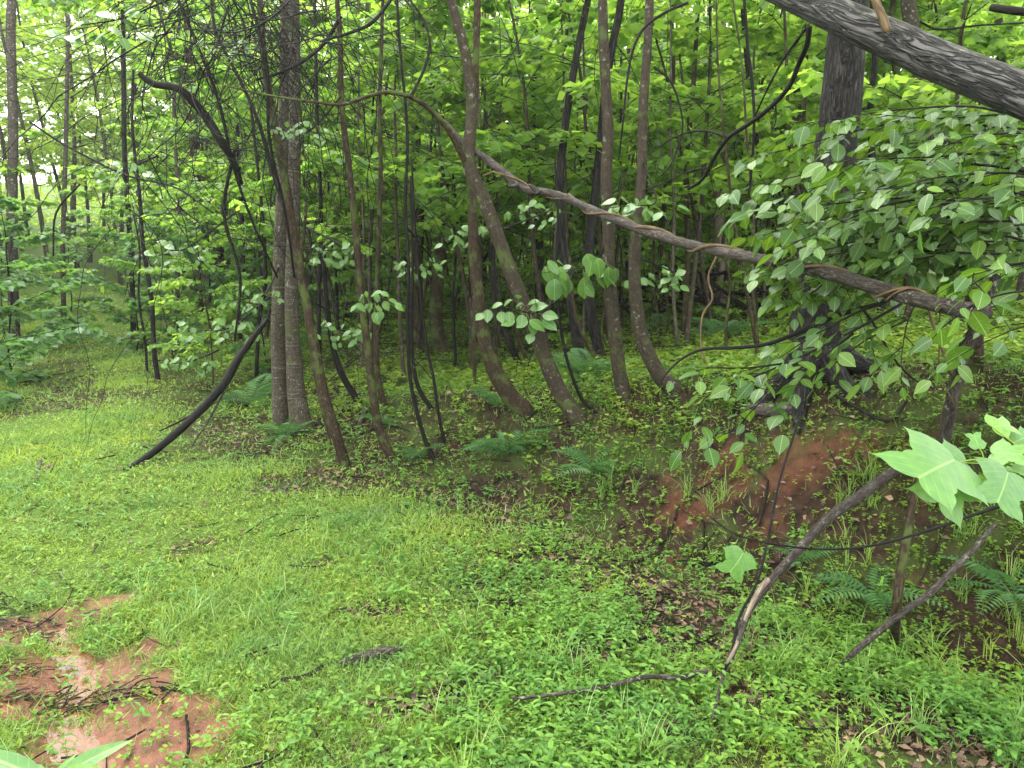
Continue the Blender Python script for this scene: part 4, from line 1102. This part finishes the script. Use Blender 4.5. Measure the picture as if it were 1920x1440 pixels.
limb('gnarled_stem', 'gnarled peeling grey stem wrapped by a vine under the right end of the hung branch', 'tree stem',
     [(1766, 850), (1775, 800, 3.7), (1786, 745, 3.6), (1795, 700, 3.55), (1806, 660, 3.5), (1828, 625, 3.45), (1850, 560, 3.4), (1880, 480, 3.4)], [20, 24, 22, 24, 24, 22, 18, 14], 'bark_fallen', 12, .3)
limb('small_tree', 'dark straight mossy stem behind the gnarled grey stem', 'tree stem', [(1822, 800), (1826, 740, 4.2), (1830, 680, 4.15), (1828, 610, 4.1), (1820, 540, 4.1)], [34, 28, 27, 26, 24], 'bark_brown', 10, .12)
limb('fallen_log', 'brown root-like log lying against the foot of the huge trunk', 'log', [(1395, 776), (1430, 778), (1480, 770, hit(1480, 778)[1]), (1540, 752, hit(1480, 778)[1] + .15), (1600, 738, hit(1480, 778)[1] + .3)], [16, 24, 26, 24, 16], 'bark_fallen', 10, .15, lift=.03)
for pts_, wd_, mt, lb in [
    ([(478, 1308), (530, 1288), (570, 1282), (606, 1262)], [6, 9, 10, 8], 'twig', 'dark half-buried stick in the grass left of the split log piece'),
    ([(640, 1256), (680, 1244), (720, 1236), (752, 1228)], [14, 20, 22, 14], 'bark_fallen', 'short split log piece with pale end lying in the grass'),
    ([(968, 1054), (1000, 1036), (1030, 1020)], [6, 7, 6], 'twig', 'left arm of the thin bent twig on the litter'),
    ([(1032, 1020), (1052, 1036), (1072, 1056)], [6, 7, 5], 'twig', 'right arm of the thin bent twig on the litter'),
    ([(1106, 1072), (1150, 1070), (1204, 1058)], [6, 7, 8], 'bark_brown', 'brown stick lying on the litter below the bank'),
    ([(68, 912), (72, 885), (82, 862)], [7, 7, 6], 'bark_fallen', 'short grey stick standing in the grass at far left'),
    ([(84, 888), (92, 882), (101, 878)], [9, 11, 9], 'vine', 'small tan wood chip beside the grey stick at far left'),
    ([(12, 735), (30, 742), (46, 748)], [4, 5, 4], 'twig', 'tiny dark stick on the track at the left edge'),
    ([(675, 800), (685, 775), (705, 735), (735, 708), (790, 716), (830, 728)], [10, 9, 8, 8, 7, 4], 'bark_fallen', 'pale arched dead branch among the thin stems'),
    ([(848, 565), (880, 580), (930, 592), (990, 600)], [5, 5, 5], 'bark_fallen', 'thin dead branch lying across behind the J-shaped trunk'),
    ([(1220, 1205), (1170, 1212), (1090, 1196)], [5, 6, 4], 'twig', 'dark twig among the herbs right of the meadow'),
    ([(1560, 745), (1660, 800), (1700, 760)], [7, 7, 5], 'twig', 'dark stick on the bank top right of the huge trunk')]:
    o_, s_p, _r = limb('stick', lb, 'stick', pts_, wd_, mt, 8, .22, 5, lift=.024)

# brush pile behind on the right
g = Geo(); c = hit(1385, 585)
for i in range(70):
    a = rs.uniform(0, 6.28); L = rs.uniform(.4, 1.6); o = c + np.array([rs.randn() * .9, rs.randn() * .5, abs(rs.randn()) * .28]); d = np.array([math.cos(a), math.sin(a) * .6, rs.randn() * .3])
    tube(g, spline([o - d * L / 2, o + rs.randn(3) * .1, o + d * L / 2], 2), np.linspace(.02, .006, 5) * rs.uniform(.5, 1.5), 5, cap=False)
g.obj('brush_pile', M['twig'], kind='stuff', label='heap of dead black branches behind the hung branch', cat='brush pile')

# drift debris by the rivulet
for (px, py, k, sp_, lb, dr) in [(60, 1185, 110, .20, 'wide raft of dark wet twigs washed up above the mud', .25), (150, 1330, 95, .10, 'small dark pile of wet bark and twigs beside the rivulet', .6), (270, 1300, 26, .08, 'thin dark debris strip right of the rivulet', .15), (45, 1262, 22, .07, 'dark clump of debris on the mud at the left edge', .4), (10, 1140, 30, .1, 'dark debris at the left edge above the twig raft', .2)]:
    g = Geo(); c = hit(px, py)
    for i in range(k):
        a = dr + rs.randn() * .5; L = rs.uniform(.02, .11); x0, y0 = c[0] + rs.randn() * sp_, c[1] + rs.randn() * sp_ * .4
        z0 = hz(x0, y0) + abs(rs.randn()) * .014 + .004
        d = np.array([math.cos(a), math.sin(a), rs.randn() * .12]) * L / 2; o = np.array([x0, y0, z0])
        tube(g, spline([o - d, o + rs.randn(3) * .008, o + d], 3), np.linspace(1, .5, 7) * rs.uniform(.001, .0045), 5, cap=True, seed=rs.rand() * 9)
    g.obj('debris_pile', M['bark_brown'] if k in (95, 22) else M['bark_fallen'] if k == 110 else M['twig'], kind='stuff', label=lb, cat='debris')

# ------------------------------------------------------------------ vine tangle upper left and bare brambles
def tangle(name, label, xr, yr, dep, n, seed, w=(1.5, 5), L=(6, 14), curl=.5, down=.35):
    R = np.random.RandomState(seed); g = Geo()
    for i in range(n):
        px, py = R.uniform(*xr), R.uniform(*yr); y = R.uniform(*dep)
        p_ = P(px, py, y); a = R.uniform(0, 6.28)
        v = np.array([math.cos(a), R.randn() * .2, math.sin(a) * .7 - down]); pts = [p_]
        k = R.randint(*L); st_ = .16
        cz = R.randn(3) * curl * .3
        for j in range(k):
            v = norm(v + R.randn(3) * curl * np.array([.5, .3, .5]) + cz - np.array([0, 0, down * .18]))
            pts.append(pts[-1] + v * st_)
        pts = np.array(pts); r0 = pxr(R.uniform(*w) * (.4 + .6 * R.rand()), p_)
        tube(g, spline(pts, 2), np.linspace(r0, r0 * .35, (len(pts) - 1) * 2 + 1), 4, cap=False, seed=R.rand() * 9)
    g.obj(name, M['twig'], kind='stuff', label=label, cat='vines')
tangle('vine_tangle', 'dense knot of black hanging vines filling the top left beside the grey pair', (300, 640), (-120, 130), (5.0, 6.6), 280, 3, (1.0, 4.2), (7, 16))
tangle('vine_strands', 'loose black vine strands trailing below the dense knot of vines', (170, 560), (0, 420), (5.2, 7.2), 150, 4, (1.0, 2.6), (7, 15), .45, .3)
tangle('bare_twigs', 'fine bare twigs criss-crossing in front of the middle woods', (560, 1420), (-60, 420), (6.0, 9.0), 110, 5, (1.2, 3), (6, 13), .3, .1)
tangle('brambles', 'thin arching brambles among the curved trunks', (620, 1150), (520, 760), (6.5, 9), 60, 6, (1.5, 3), (5, 10), .3, .1)
for i, (pp, lb) in enumerate([([(335, 0, 5.6), (372, 90, 5.6), (410, 190, 5.6), (440, 320, 5.7), (475, 420, 5.8), (520, 520, 6)], 'thick black vine slanting down through the tangle to the grey pair'),
              ([(640, 30, 5.5), (600, 90, 5.5), (540, 130, 5.4), (480, 150, 5.4)], 'black vine looping left from the top right of the tangle'),
              ([(470, 0, 5.3), (500, 130, 5.3), (505, 260, 5.4), (535, 400, 5.6), (552, 520, 5.8)], 'black vine hanging straight down the left side of the grey pair'),
              ([(740, -10, 5.6), (700, 40, 5.5), (660, 60, 5.5), (600, 78, 5.4)], 'black vine crossing the top above the arching limb'),
              ([(440, 280, 5.9), (420, 400, 6), (450, 520, 6), (440, 640, 6)], 'wavy black vine dropping below the snapped limb'),
              ([(55, 228, 6.5), (110, 265, 6.5), (165, 295, 6.5), (240, 330, 6.5), (330, 352, 6.4), (400, 400, 6.3)], 'long thin dead branch slanting across the leaves at left'),
              ([(150, 345, 6.2), (105, 400, 6.2), (100, 480, 6.2)], 'thin arching bramble hanging over the left track')]):
    limb('vine', lb, 'vine', pp, [7, 7, 6, 4] if i < 5 else [4, 4, 3], 'twig', 6, .1)

# ------------------------------------------------------------------ leaf parts
leaf_me = {}
def leaf_variant(kind, k):
    key = (kind, k)
    if key not in leaf_me:
        R = np.random.RandomState(k + 5)
        tpl, mat = {'oval': (T_OVAL, M['leaf_big']), 'tulip': (T_TULIP, M['leaf_tulip']), 'spray': (T_OVAL, M['leaf_spray']), 'lance': (T_LANCE, M['leaf_tulip'])}[kind]
        V = tpl[0].copy(); V[:, 0] *= R.uniform(.95, 1.15) * (1.2 if kind == 'oval' else 1.35 if kind == 'spray' else 1)
        V[:, 2] += R.uniform(-.1, .05) * V[:, 1] ** 2 + .05 * np.sin(V[:, 1] * 6 + k) * V[:, 0] + R.uniform(-.15, .15) * V[:, 0] * V[:, 1]
        leaf_me[key] = mk('leaf', V, tpl[1], mat, uv=tpl[3], link=False)
    return leaf_me[key]
def leaf_obj(parent, kind, pos, d, n, ln, off):
    d = norm(np.asarray(d, float)); n = np.asarray(n, float); n = norm(n - d * np.dot(n, d)); s = np.cross(d, n)
    o = ob('leaf', leaf_variant(kind, rs.randint(6)), parent)
    m_ = Matrix(((s[0] * ln, d[0] * ln, n[0] * ln, pos[0] - off[0]), (s[1] * ln, d[1] * ln, n[1] * ln, pos[1] - off[1]), (s[2] * ln, d[2] * ln, n[2] * ln, pos[2] - off[2]), (0, 0, 0, 1)))
    o.matrix_basis = m_
    return o

def leafy(name, label, cat, branches, kind, lsz, step, sub, maxobj=300, root=None, mat='leaf_big_stuff', seed=1, stem='twig', tilt=.35):
    """branches: list of (pixel path with depth, width). leaves alternate along side twigs"""
    R = np.random.RandomState(seed)
    L = []   # pos, d, n, size
    gt = Geo()
    b0 = P(*branches[0][0][0]) if root is None else np.array(root)
    for pth, wdt in branches:
        pts = np.array([P(*q) for q in pth]); sp_ = spline(pts, 6)
        r0 = pxr(wdt, pts[0])
        tube(gt, sp_, np.linspace(r0, .0012, len(sp_)), 6, .04, R.rand() * 9, cap=False)
        seg = np.linalg.norm(np.diff(sp_, axis=0), axis=1); cum = np.concatenate([[0], np.cumsum(seg)])
        tot = cum[-1]; t = tot * .12 + R.rand() * sub; sd = 1
        tips = [(sp_[-1], norm(sp_[-1] - sp_[-2]), step * 3)]
        while t < tot:
            i = min(np.searchsorted(cum, t), len(sp_) - 1); o = sp_[i]; tn = norm(sp_[i] - sp_[i - 1])
            side = norm(np.cross(tn, (0, 0, 1))) * sd
            dv = norm(tn * .75 + side * R.uniform(.5, 1.1) + np.array([0, 0, R.uniform(-.25, .3)]))
            ll = R.uniform(.10, .3) * (1 - .4 * t / tot)
            tips.append((o, dv, ll)); t += sub * R.uniform(.6, 1.4); sd *= -1
        for o, dv, ll in tips:
            k = max(2, int(ll / step)); pp = [o]; v = dv.copy()
            for j in range(k):
                v = norm(v + np.array([R.randn() * .08, R.randn() * .08, -.08])); pp.append(pp[-1] + v * ll / k)
            pp = np.array(pp); tube(gt, pp, np.linspace(.002, .0009, k + 1), 4, cap=False)
            s_d = 1
            for j in range(1, k + 1):
                v = norm(pp[j] - pp[j - 1]); side = norm(np.cross(v, (0, 0, 1))) * s_d; s_d *= -1
                dd = (v * .6 + side * .9) if j < k else v
                dd = dd + np.array([R.randn() * .28, R.randn() * .28, R.uniform(-.95, .25) * tilt * 2.0])
                nn = np.array([R.randn() * .45, R.randn() * .45 - .2, 1])
                L.append((pp[j], dd, nn, lsz * (R.uniform(.45, 1.25) if R.rand() > .12 else .35)))
    e = empty(name, b0, label, cat)
    gt.obj('branches', M[stem], e, off=b0, kind='stuff')
    def vis(l):
        p_ = l[0] - CAMP; z_ = np.dot(p_, FWD)
        if z_ < .3: return -1
        X = p_[0] / z_ * F_PX
        return l[3] / z_ * (1 if abs(X) < 990 else .1)
    L.sort(key=vis, reverse=True)
    for l in L[:maxobj]:
        leaf_obj(e, kind, *l, b0)
    rest = L[maxobj:]
    if rest:
        g = Geo(); leaves(g, T_OVAL if kind != 'tulip' else T_TULIP, np.array([l[0] for l in rest]), np.array([l[1] for l in rest]), np.array([l[2] for l in rest]), np.array([l[3] for l in rest]), np.array([l[3] for l in rest]) * 1.3)
        g.obj('leaves', M[mat], e, off=b0, kind='stuff')
    print(name, len(L))
    return e

# the broadleaf shrub on the right
BR = []
for (ex, ey, sx, sy, yy, dep) in [(1400, 350, 1980, 330, 0, 3.3), (1440, 290, 1990, 250, 0, 3.4), (1520, 230, 1990, 250, 0, 3.3), (1650, 215, 1990, 300, 0, 3.2), (1415, 400, 1980, 420, 0, 3.1), (1500, 450, 1980, 380, 0, 2.9),
                                  (1500, 360, 1980, 330, 0, 3.0), (1600, 300, 1990, 360, 0, 2.8), (1620, 410, 1980, 430, 0, 2.9), (1560, 480, 1980, 470, 0, 3.3), (1700, 460, 1990, 450, 0, 2.9), (1690, 350, 1990, 380, 0, 2.6), (1780, 280, 1990, 300, 0, 2.7), (1760, 400, 1990, 420, 0, 2.5),
                                  (1520, 530, 1980, 490, 0, 3.4), (1640, 520, 1980, 510, 0, 3.1), (1820, 540, 1990, 530, 0, 2.1), (1700, 250, 2000, 270, 0, 3.5)]:
    mx_, my_ = (ex + sx) / 2, (ey + sy) / 2 - 35
    BR.append(([(sx, sy, dep + .1), (mx_ + 90, my_ - 2, dep + .05), (mx_ - 60, my_, dep), (ex, ey, dep - .05)], 7))
for q in range(16):
    ex, ey = rs.uniform(1430, 1800), rs.uniform(240, 530); dep = rs.uniform(2.6, 3.9) + (.6 if ey > 430 else 0); sy = ey + rs.uniform(-40, 60)
    BR.append(([(1990, sy, dep + .15), ((ex + 1990) / 2 + 90, (ey + sy) / 2 - 30, dep + .08), ((ex + 1990) / 2 - 60, (ey + sy) / 2 - 32, dep), (ex, ey, dep - .05)], 6))
for q in range(12):
    ex, ey = rs.uniform(1440, 1640), rs.uniform(380, 560); dep = rs.uniform(3.3, 3.8)
    BR.append(([(1990, ey - 60, dep + .2), (1820, ey - 75, dep + .1), (1700, ey - 60, dep), (ex, ey, dep - .05)], 5))
leafy('shrub', 'large shrub with wet broad oval leaves filling the right side above the bank', 'shrub', BR, 'oval', .072, .036, .062, 300, root=(2.35, 3.0, hz(2.35, 3.0)), seed=2)
# its stems, out of the right edge
BR2 = [([(1690, 552, 3.1), (1620, 580, 3.05), (1560, 610, 3.0), (1500, 645, 2.95), (1450, 680, 2.9)], 6), ([(1690, 570, 3.0), (1600, 620, 2.95), (1520, 660, 2.9), (1430, 700, 2.85), (1330, 740, 2.8), (1300, 790, 2.78)], 6), ([(1600, 625, 2.95), (1500, 700, 2.9), (1420, 760, 2.85), (1360, 830, 2.8)], 5),
       ([(1480, 680, 2.88), (1400, 690, 2.8), (1330, 690, 2.78), (1296, 700, 2.76)], 4), ([(1720, 560, 2.9), (1700, 610, 2.85), (1690, 670, 2.8)], 4), ([(1840, 590, 2.3), (1800, 640, 2.35), (1770, 680, 2.4)], 4), ([(1985, 545, 2.0), (1900, 548, 2.05), (1840, 565, 2.1), (1785, 600, 2.15)], 5), ([(1985, 490, 2.0), (1900, 495, 2.05), (1845, 520, 2.1)], 4), ([(1985, 600, 2.1), (1910, 615, 2.1), (1850, 640, 2.1)], 4),
       ([(1620, 470, 3.4), (1560, 520, 3.35), (1500, 570, 3.3), (1470, 620, 3.3)], 5), ([(1700, 600, 3.2), (1620, 640, 3.15), (1560, 690, 3.1)], 4), ([(1700, 470, 3.3), (1620, 500, 3.25), (1560, 600, 3.2)], 4)]
leafy('shrub_branch', 'drooping sprays of broad oval leaves hanging in front of the huge trunk', 'branch', BR2, 'oval', .074, .04, .085, 300, seed=4)
# tulip tree sprig, lower right
def sprig(name, label, cat, stem, wdt, items, kind, smat='herb_stem', leafw=None):
    pts = np.array([P(*q) for q in stem]); s2 = spline(pts, 6); b0 = pts[0]
    e = empty(name, b0, label, cat)
    g = Geo(); tube(g, s2, np.linspace(pxr(wdt, pts[0]), .0015, len(s2)), 6); g.obj('stem', M[smat], e, off=b0)
    for it in items:
        bx, by, tx_, ty_, yb_, yt_ = it[:6]; n_ = it[6] if len(it) > 6 else (0, -.5, 1)
        a = P(bx, by, yb_); b = P(tx_, ty_, yt_)
        ln = np.linalg.norm(b - a)
        leaf_obj(e, kind, a, b - a, n_, ln * (.74 if kind == 'tulip' else .85), b0)
        k = int(np.argmin(np.linalg.norm(s2 - a, axis=1))); g = Geo(); tube(g, spline([s2[k], (s2[k] + a) / 2 + (0, 0, .004), a], 3), .0012, 5, cap=False); g.obj('leaf_stalk', M['creep'], e, off=b0)
    return e
sprig('tulip_tree_branch', 'close pale green sprig of notched four-lobed leaves at the right edge', 'branch',
      [(2000, 905, 1.5), (1930, 885, 1.42), (1880, 868, 1.38), (1830, 862, 1.35), (1790, 870, 1.32)], 7,
      [(1790, 862, 1680, 905, 1.32, 1.18, (0, -.9, 1)), (1800, 880, 1745, 985, 1.32, 1.24, (0, -1.1, .6)), (1890, 885, 1868, 985, 1.3, 1.2, (.1, -1.3, .8)), (1835, 840, 1822, 792, 1.38, 1.4, (0, -1, .5)), (1860, 850, 1965, 845, 1.38, 1.32, (0, -.8, 1)), (1880, 880, 1850, 830, 1.4, 1.48, (0, -.6, 1)),
       (1850, 900, 1800, 960, 1.4, 1.42, (.2, -1.2, .5)), (1920, 870, 1990, 930, 1.36, 1.28, (.1, -1, .8)), (1860, 800, 1930, 785, 1.6, 1.62, (0, -.7, 1)), (1900, 830, 1960, 800, 1.6, 1.62, (0, -.9, 1)), (1810, 868, 1700, 855, 1.5, 1.48, (0, -.8, 1)), (1900, 900, 1935, 965, 1.34, 1.3, (0, -1, .5))], 'tulip', 'creep')
sprig('tulip_tree_twig', 'thin arching twig over the bank with one pale leaf hanging at its tip', 'branch',
      [(1960, 925, 2.0), (1850, 957, 2.0), (1760, 988, 2.0), (1650, 1020, 2.0), (1550, 1030, 2.0), (1450, 1020, 2.0), (1380, 1002, 2.0), (1330, 968, 2.0)], 7,
      [(1394, 1036, 1352, 1108, 2.0, 1.97, (.1, -1, .3))], 'tulip', 'twig')
sprig('leaf_spray', 'pale round-leaved spray in front of the leaning forked trunk', 'branch',
      [(1075, 500, 5.6), (1040, 560, 5.4), (1010, 588, 5.3), (960, 580, 5.2), (905, 580, 5.1)], 4,
      [(x0 + rs.randn() * 4, y0, x0 + dx + rs.randn() * 5, y0 + dy, 5.2, 5.15, (rs.randn() * .3, -.7, 1)) for (x0, y0, dx, dy) in
       [(905, 588, -18, 12), (918, 580, -10, 28), (922, 576, 14, -12), (935, 584, 2, 24), (948, 572, 10, -14), (955, 584, -4, 26), (965, 575, 22, -10), (975, 590, 6, 28), (985, 570, 22, -12), (990, 600, -20, 14), (998, 604, 4, 30), (1000, 600, 28, 18), (1005, 580, 26, -14), (1012, 590, 34, 4), (1018, 600, 30, 18), (980, 560, -18, -12), (960, 600, -24, 8), (1000, 625, -8, 22), (1010, 580, 4, -20)]], 'spray', 'twig')
def random_spray(name, label, cx_, cy_, y, rx, ry, n, lpx, kind='spray', smat='twig', up=None, droop=.5):
    st = [(cx_ + rx * 1.2, cy_ - ry * 1.2, y + .1), (cx_ + rx * .4, cy_ - ry * .3, y + .03), (cx_ - rx * .2, cy_, y), (cx_ - rx * .9, cy_ + ry * .2, y)]
    if up: st[0] = up
    it = []
    for i in range(n):
        a = rs.uniform(0, 6.28); q = math.sqrt(rs.rand()); bx, by = cx_ + rx * q * math.cos(a), cy_ + ry * q * math.sin(a)
        b = rs.uniform(0, 6.28); l = lpx * rs.uniform(.7, 1.2)
        it.append((bx, by, bx + math.cos(b) * l, by + abs(math.sin(b)) * l * droop + l * .15, *(2 * [y + rs.randn() * .05]), (rs.randn() * .3, -.6, 1)))
        it[-1] = it[-1][:5] + (it[-1][5] + rs.randn() * .02,) + it[-1][6:]
    return sprig(name, label, 'branch', st, 4, it, kind, smat)
random_spray('leaf_spray', 'drooping bright leaves dangling between the leaning and lichen trunks', 1085, 505, 5.4, 75, 34, 26, 27, 'spray', droop=1.6, up=(1141, 440, hit(1172, 748)[1]))
random_spray('leaf_spray', 'grey-green leaf cluster above the hung branch by the lichen trunks', 1200, 385, 4.9, 75, 28, 26, 30, up=(1204, 300, hit(1264, 733)[1]))
random_spray('leaf_spray', 'small spray of jagged leaves left of the three thin stems', 700, 568, 5.6, 45, 24, 18, 30, up=(672, 500, hit(737, 866)[1]))
random_spray('leaf_spray', 'layered pale spray hanging over the track in front of the grey pair', 400, 620, 6.6, 90, 26, 40, 24, up=(524, 540, hit(527, 800)[1]))
random_spray('leaf_spray', 'lower pale spray just above the grass near the leaning pole', 350, 680, 7.4, 50, 20, 22, 22)
random_spray('leaf_spray', 'bright leaf spray hanging at the very top left', 190, 45, 5.0, 110, 40, 26, 38)
random_spray('leaf_spray', 'bright small spray crossing the foot of the reddish trunks', 790, 500, 6.4, 60, 18, 24, 20, up=(766, 430, hit(817, 868)[1]))
for (a_, b_, c_, n_, lb_, u_) in [(620, 470, 6.0, 26, 'airy bright spray between the grey pair and the slim bending trunk', (560, 420, hit(567, 808)[1])), (470, 560, 6.2, 30, 'bright spray crossing the left edge of the grey pair', (523, 500, hit(527, 800)[1])), (860, 440, 6.0, 24, 'spray of small leaves left of the fork', (887, 400, hit(985, 774)[1])),
        (1010, 400, 6.2, 24, 'leafy twig under the knee of the hung branch', (930, 435, hit(1088, 795)[1])), (640, 620, 6.3, 24, 'low spray between the grey pair and the bending trunk', (575, 560, hit(648, 876)[1])), (330, 470, 6.4, 34, 'yellow green spray below the snapped limb', (440, 400, 6.4)), (560, 250, 5.6, 22, 'bright leaves over the upper part of the grey pair', (640, 180, 5.6)), (1240, 520, 6.0, 22, 'spray between the hooked trunk and the pale hanging vine', (1191, 480, hit(1264, 733)[1])), (420, 90, 5.4, 26, 'leaves showing inside the dense vine knot', (500, 40, 5.4))]:
    random_spray('leaf_spray', lb_, a_, b_, c_, 62, 24, n_, 22, up=u_)
random_spray('leaf_spray', 'cluster of broad green leaves left of the snapped limb', 225, 320, 5.6, 60, 24, 20, 26)

# ------------------------------------------------------------------ ferns, each frond a part
def frond_mesh(seed):
    R = np.random.RandomState(seed); g = Geo(); k = 17
    t = np.linspace(0, 1, k); sp_ = np.stack([.08 * np.sin(t * 2), t, .55 * t - .75 * t ** 2], -1)
    tube(g, sp_, np.linspace(.008, .002, k), 3, cap=False)
    for i in range(2, k):
        w = .26 * math.sin(math.pi * min(1, t[i] * .85 + .12)) * (1 if i < k - 1 else .6)
        for sd in (-1, 1):
            leaves(g, T_S, sp_[i][None], np.array([[sd, .35, -.12]]), np.array([[0, 0, 1.]]), w, .075)
    return g.mesh('frond', M['fern'], False)
FR = [frond_mesh(i) for i in range(3)]
for (px, py, sz, n, lb) in [(1100, 712, .42, 16, 'dark fern clump behind the straight lichen trunk'), (950, 855, .40, 13, 'fern on the bank below the leaning forked trunk'), (930, 765, .34, 11, 'fern at the foot of the J-shaped trunk'), (1352, 635, .5, 13, 'dark fern on the woodland floor behind the hung branch'),
                            (1640, 1125, .30, 10, 'fern on the dark bank beside the mossy upright stem'), (1110, 890, .32, 8, 'small fern on the bank under the lichen trunk'), (790, 860, .30, 10, 'fern between the feet of the thin stems'), (535, 822, .38, 10, 'fern at the foot of the grey pair'),
                            (470, 760, .5, 12, 'fern in the shade left of the grey pair'), (1895, 1120, .34, 10, 'fern at the right edge of the bank'), (1500, 1060, .22, 7, 'small fern beside the bent black branch'), (720, 800, .28, 8, 'pale fern right of the slim bending trunk'), (1240, 620, .4, 8, 'fern behind the hooked trunk')]:
    c = hit(px, py); e = empty('fern', c, lb, 'fern')
    for i in range(n):
        o = ob('frond', FR[i % 3], e); s_ = sz * rs.uniform(.7, 1.15); o.scale = (s_,) * 3
        o.rotation_euler = (rs.uniform(.1, .75), rs.randn() * .15, i * 6.28 / n + rs.randn() * .25)

# foreground plant at the lower left corner
e = empty('broadleaf_plant', P(95, 1470, 1.35), 'close blurred plant with long pointed leaves at the lower left corner', 'plant'); b0 = np.array(e.location)
for (tx_, ty_, yy) in [(203, 1388, 1.38), (-40, 1400, 1.35), (128, 1418, 1.38), (40, 1428, 1.4), (150, 1450, 1.2), (-10, 1440, 1.45)]:
    a = b0; b = P(tx_, ty_, yy); leaf_obj(e, 'lance', a, b - a, (0, -.6, 1), np.linalg.norm(b - a) * 1.15, b0)
gs = Geo(); tube(gs, np.array([b0 + (0, 0, .01), [b0[0], b0[1], hz(b0[0], b0[1])]]), .004, 6); gs.obj('stem', M['creep'], e, off=b0)

# ------------------------------------------------------------------ saplings with leaves where the photograph shows foliage close in
for (px, py, kind, sc_, lb) in [(30, 700, 'shrub', 1.15, 'bushy shrub at the left edge beside the track'), (48, 655, 'shrub', 1.2, 'second shrub from the left edge beside the track'),
                                (330, 690, 'under', .75, 'leafy sapling spreading over the track right of the dark crooked trunk'), (262, 640, 'under', .9, 'bright leafy sapling at the bend of the track'), (400, 720, 'under', .7, 'leafy sapling left of the grey pair of trunks'),
                                (250, 660, 'shrub', 1.2, 'shrub around the dark crooked trunk'), (560, 700, 'sap', .8, 'leafy sapling just behind the grey pair'), (700, 660, 'sap', .85, 'leafy sapling behind the slim bending trunk'),
                                (-50, 745, 'shrub', 1.25, 'dark green shrub cut by the left edge, nearest beside the track'), (128, 588, 'shrub', 1.3, 'shrub closing the end of the track'), (10, 640, 'under', 1.1, 'tall leafy sapling at the left edge beyond the shrubs'), (1300, 560, 'sap', 1.1, 'leafy sapling right of the hooked trunk'), (950, 600, 'sap', .95, 'leafy sapling seen between the J-shaped and leaning trunks'),
                                (1420, 560, 'under', 1.1, 'leafy sapling behind the brush heap')]:
    c = hit(px, py); o = place(kind, c[0], c[1], sc_, lb, None)
    if 'group' in o: del o['group']
# canopy trees whose trunks stand outside the frame; their crowns shade the right side
for (x, y, sc_) in [(6.0, 3.5, .8), (5.0, 7.5, .85), (8, 6, .85), (5.5, -1.5, .8), (9, 11, .9), (3.6, .6, .62), (4.3, 5.0, .65)]:
    place('high', x, y, sc_, 'canopy tree standing right of the view above the bank', 'canopy trees right of the view')
for pl in protos.values():
    for p in pl:
        if id(p) not in used:
            for c in list(p.children): bpy.data.objects.remove(c)
            bpy.data.objects.remove(p)
# neighbours of one kind told apart by their order from left to right
grp = {}
for o in COL.objects:
    if o.parent is None and o.get('group') and o.get('label'):
        grp.setdefault(o['label'], []).append(o)
for lb, os_ in grp.items():
    if len(os_) < 2 or len(lb.split()) > 14: continue
    os_.sort(key=lambda o: math.atan2(o.location[0], o.location[1]))
    if len(os_) == 2: w_ = ['left', 'right']
    elif len(os_) == 3: w_ = ['left', 'middle', 'right']
    else: w_ = ['leftmost'] + ['inner'] * (len(os_) - 2) + ['rightmost']
    for o, w in zip(os_, w_):
        o['label'] = w + ' ' + lb
tot = 0
for me in bpy.data.meshes:
    tot += len(me.loops) - 2 * len(me.polygons)
print('TRIS', tot, 'OBJS', len(bpy.data.objects))
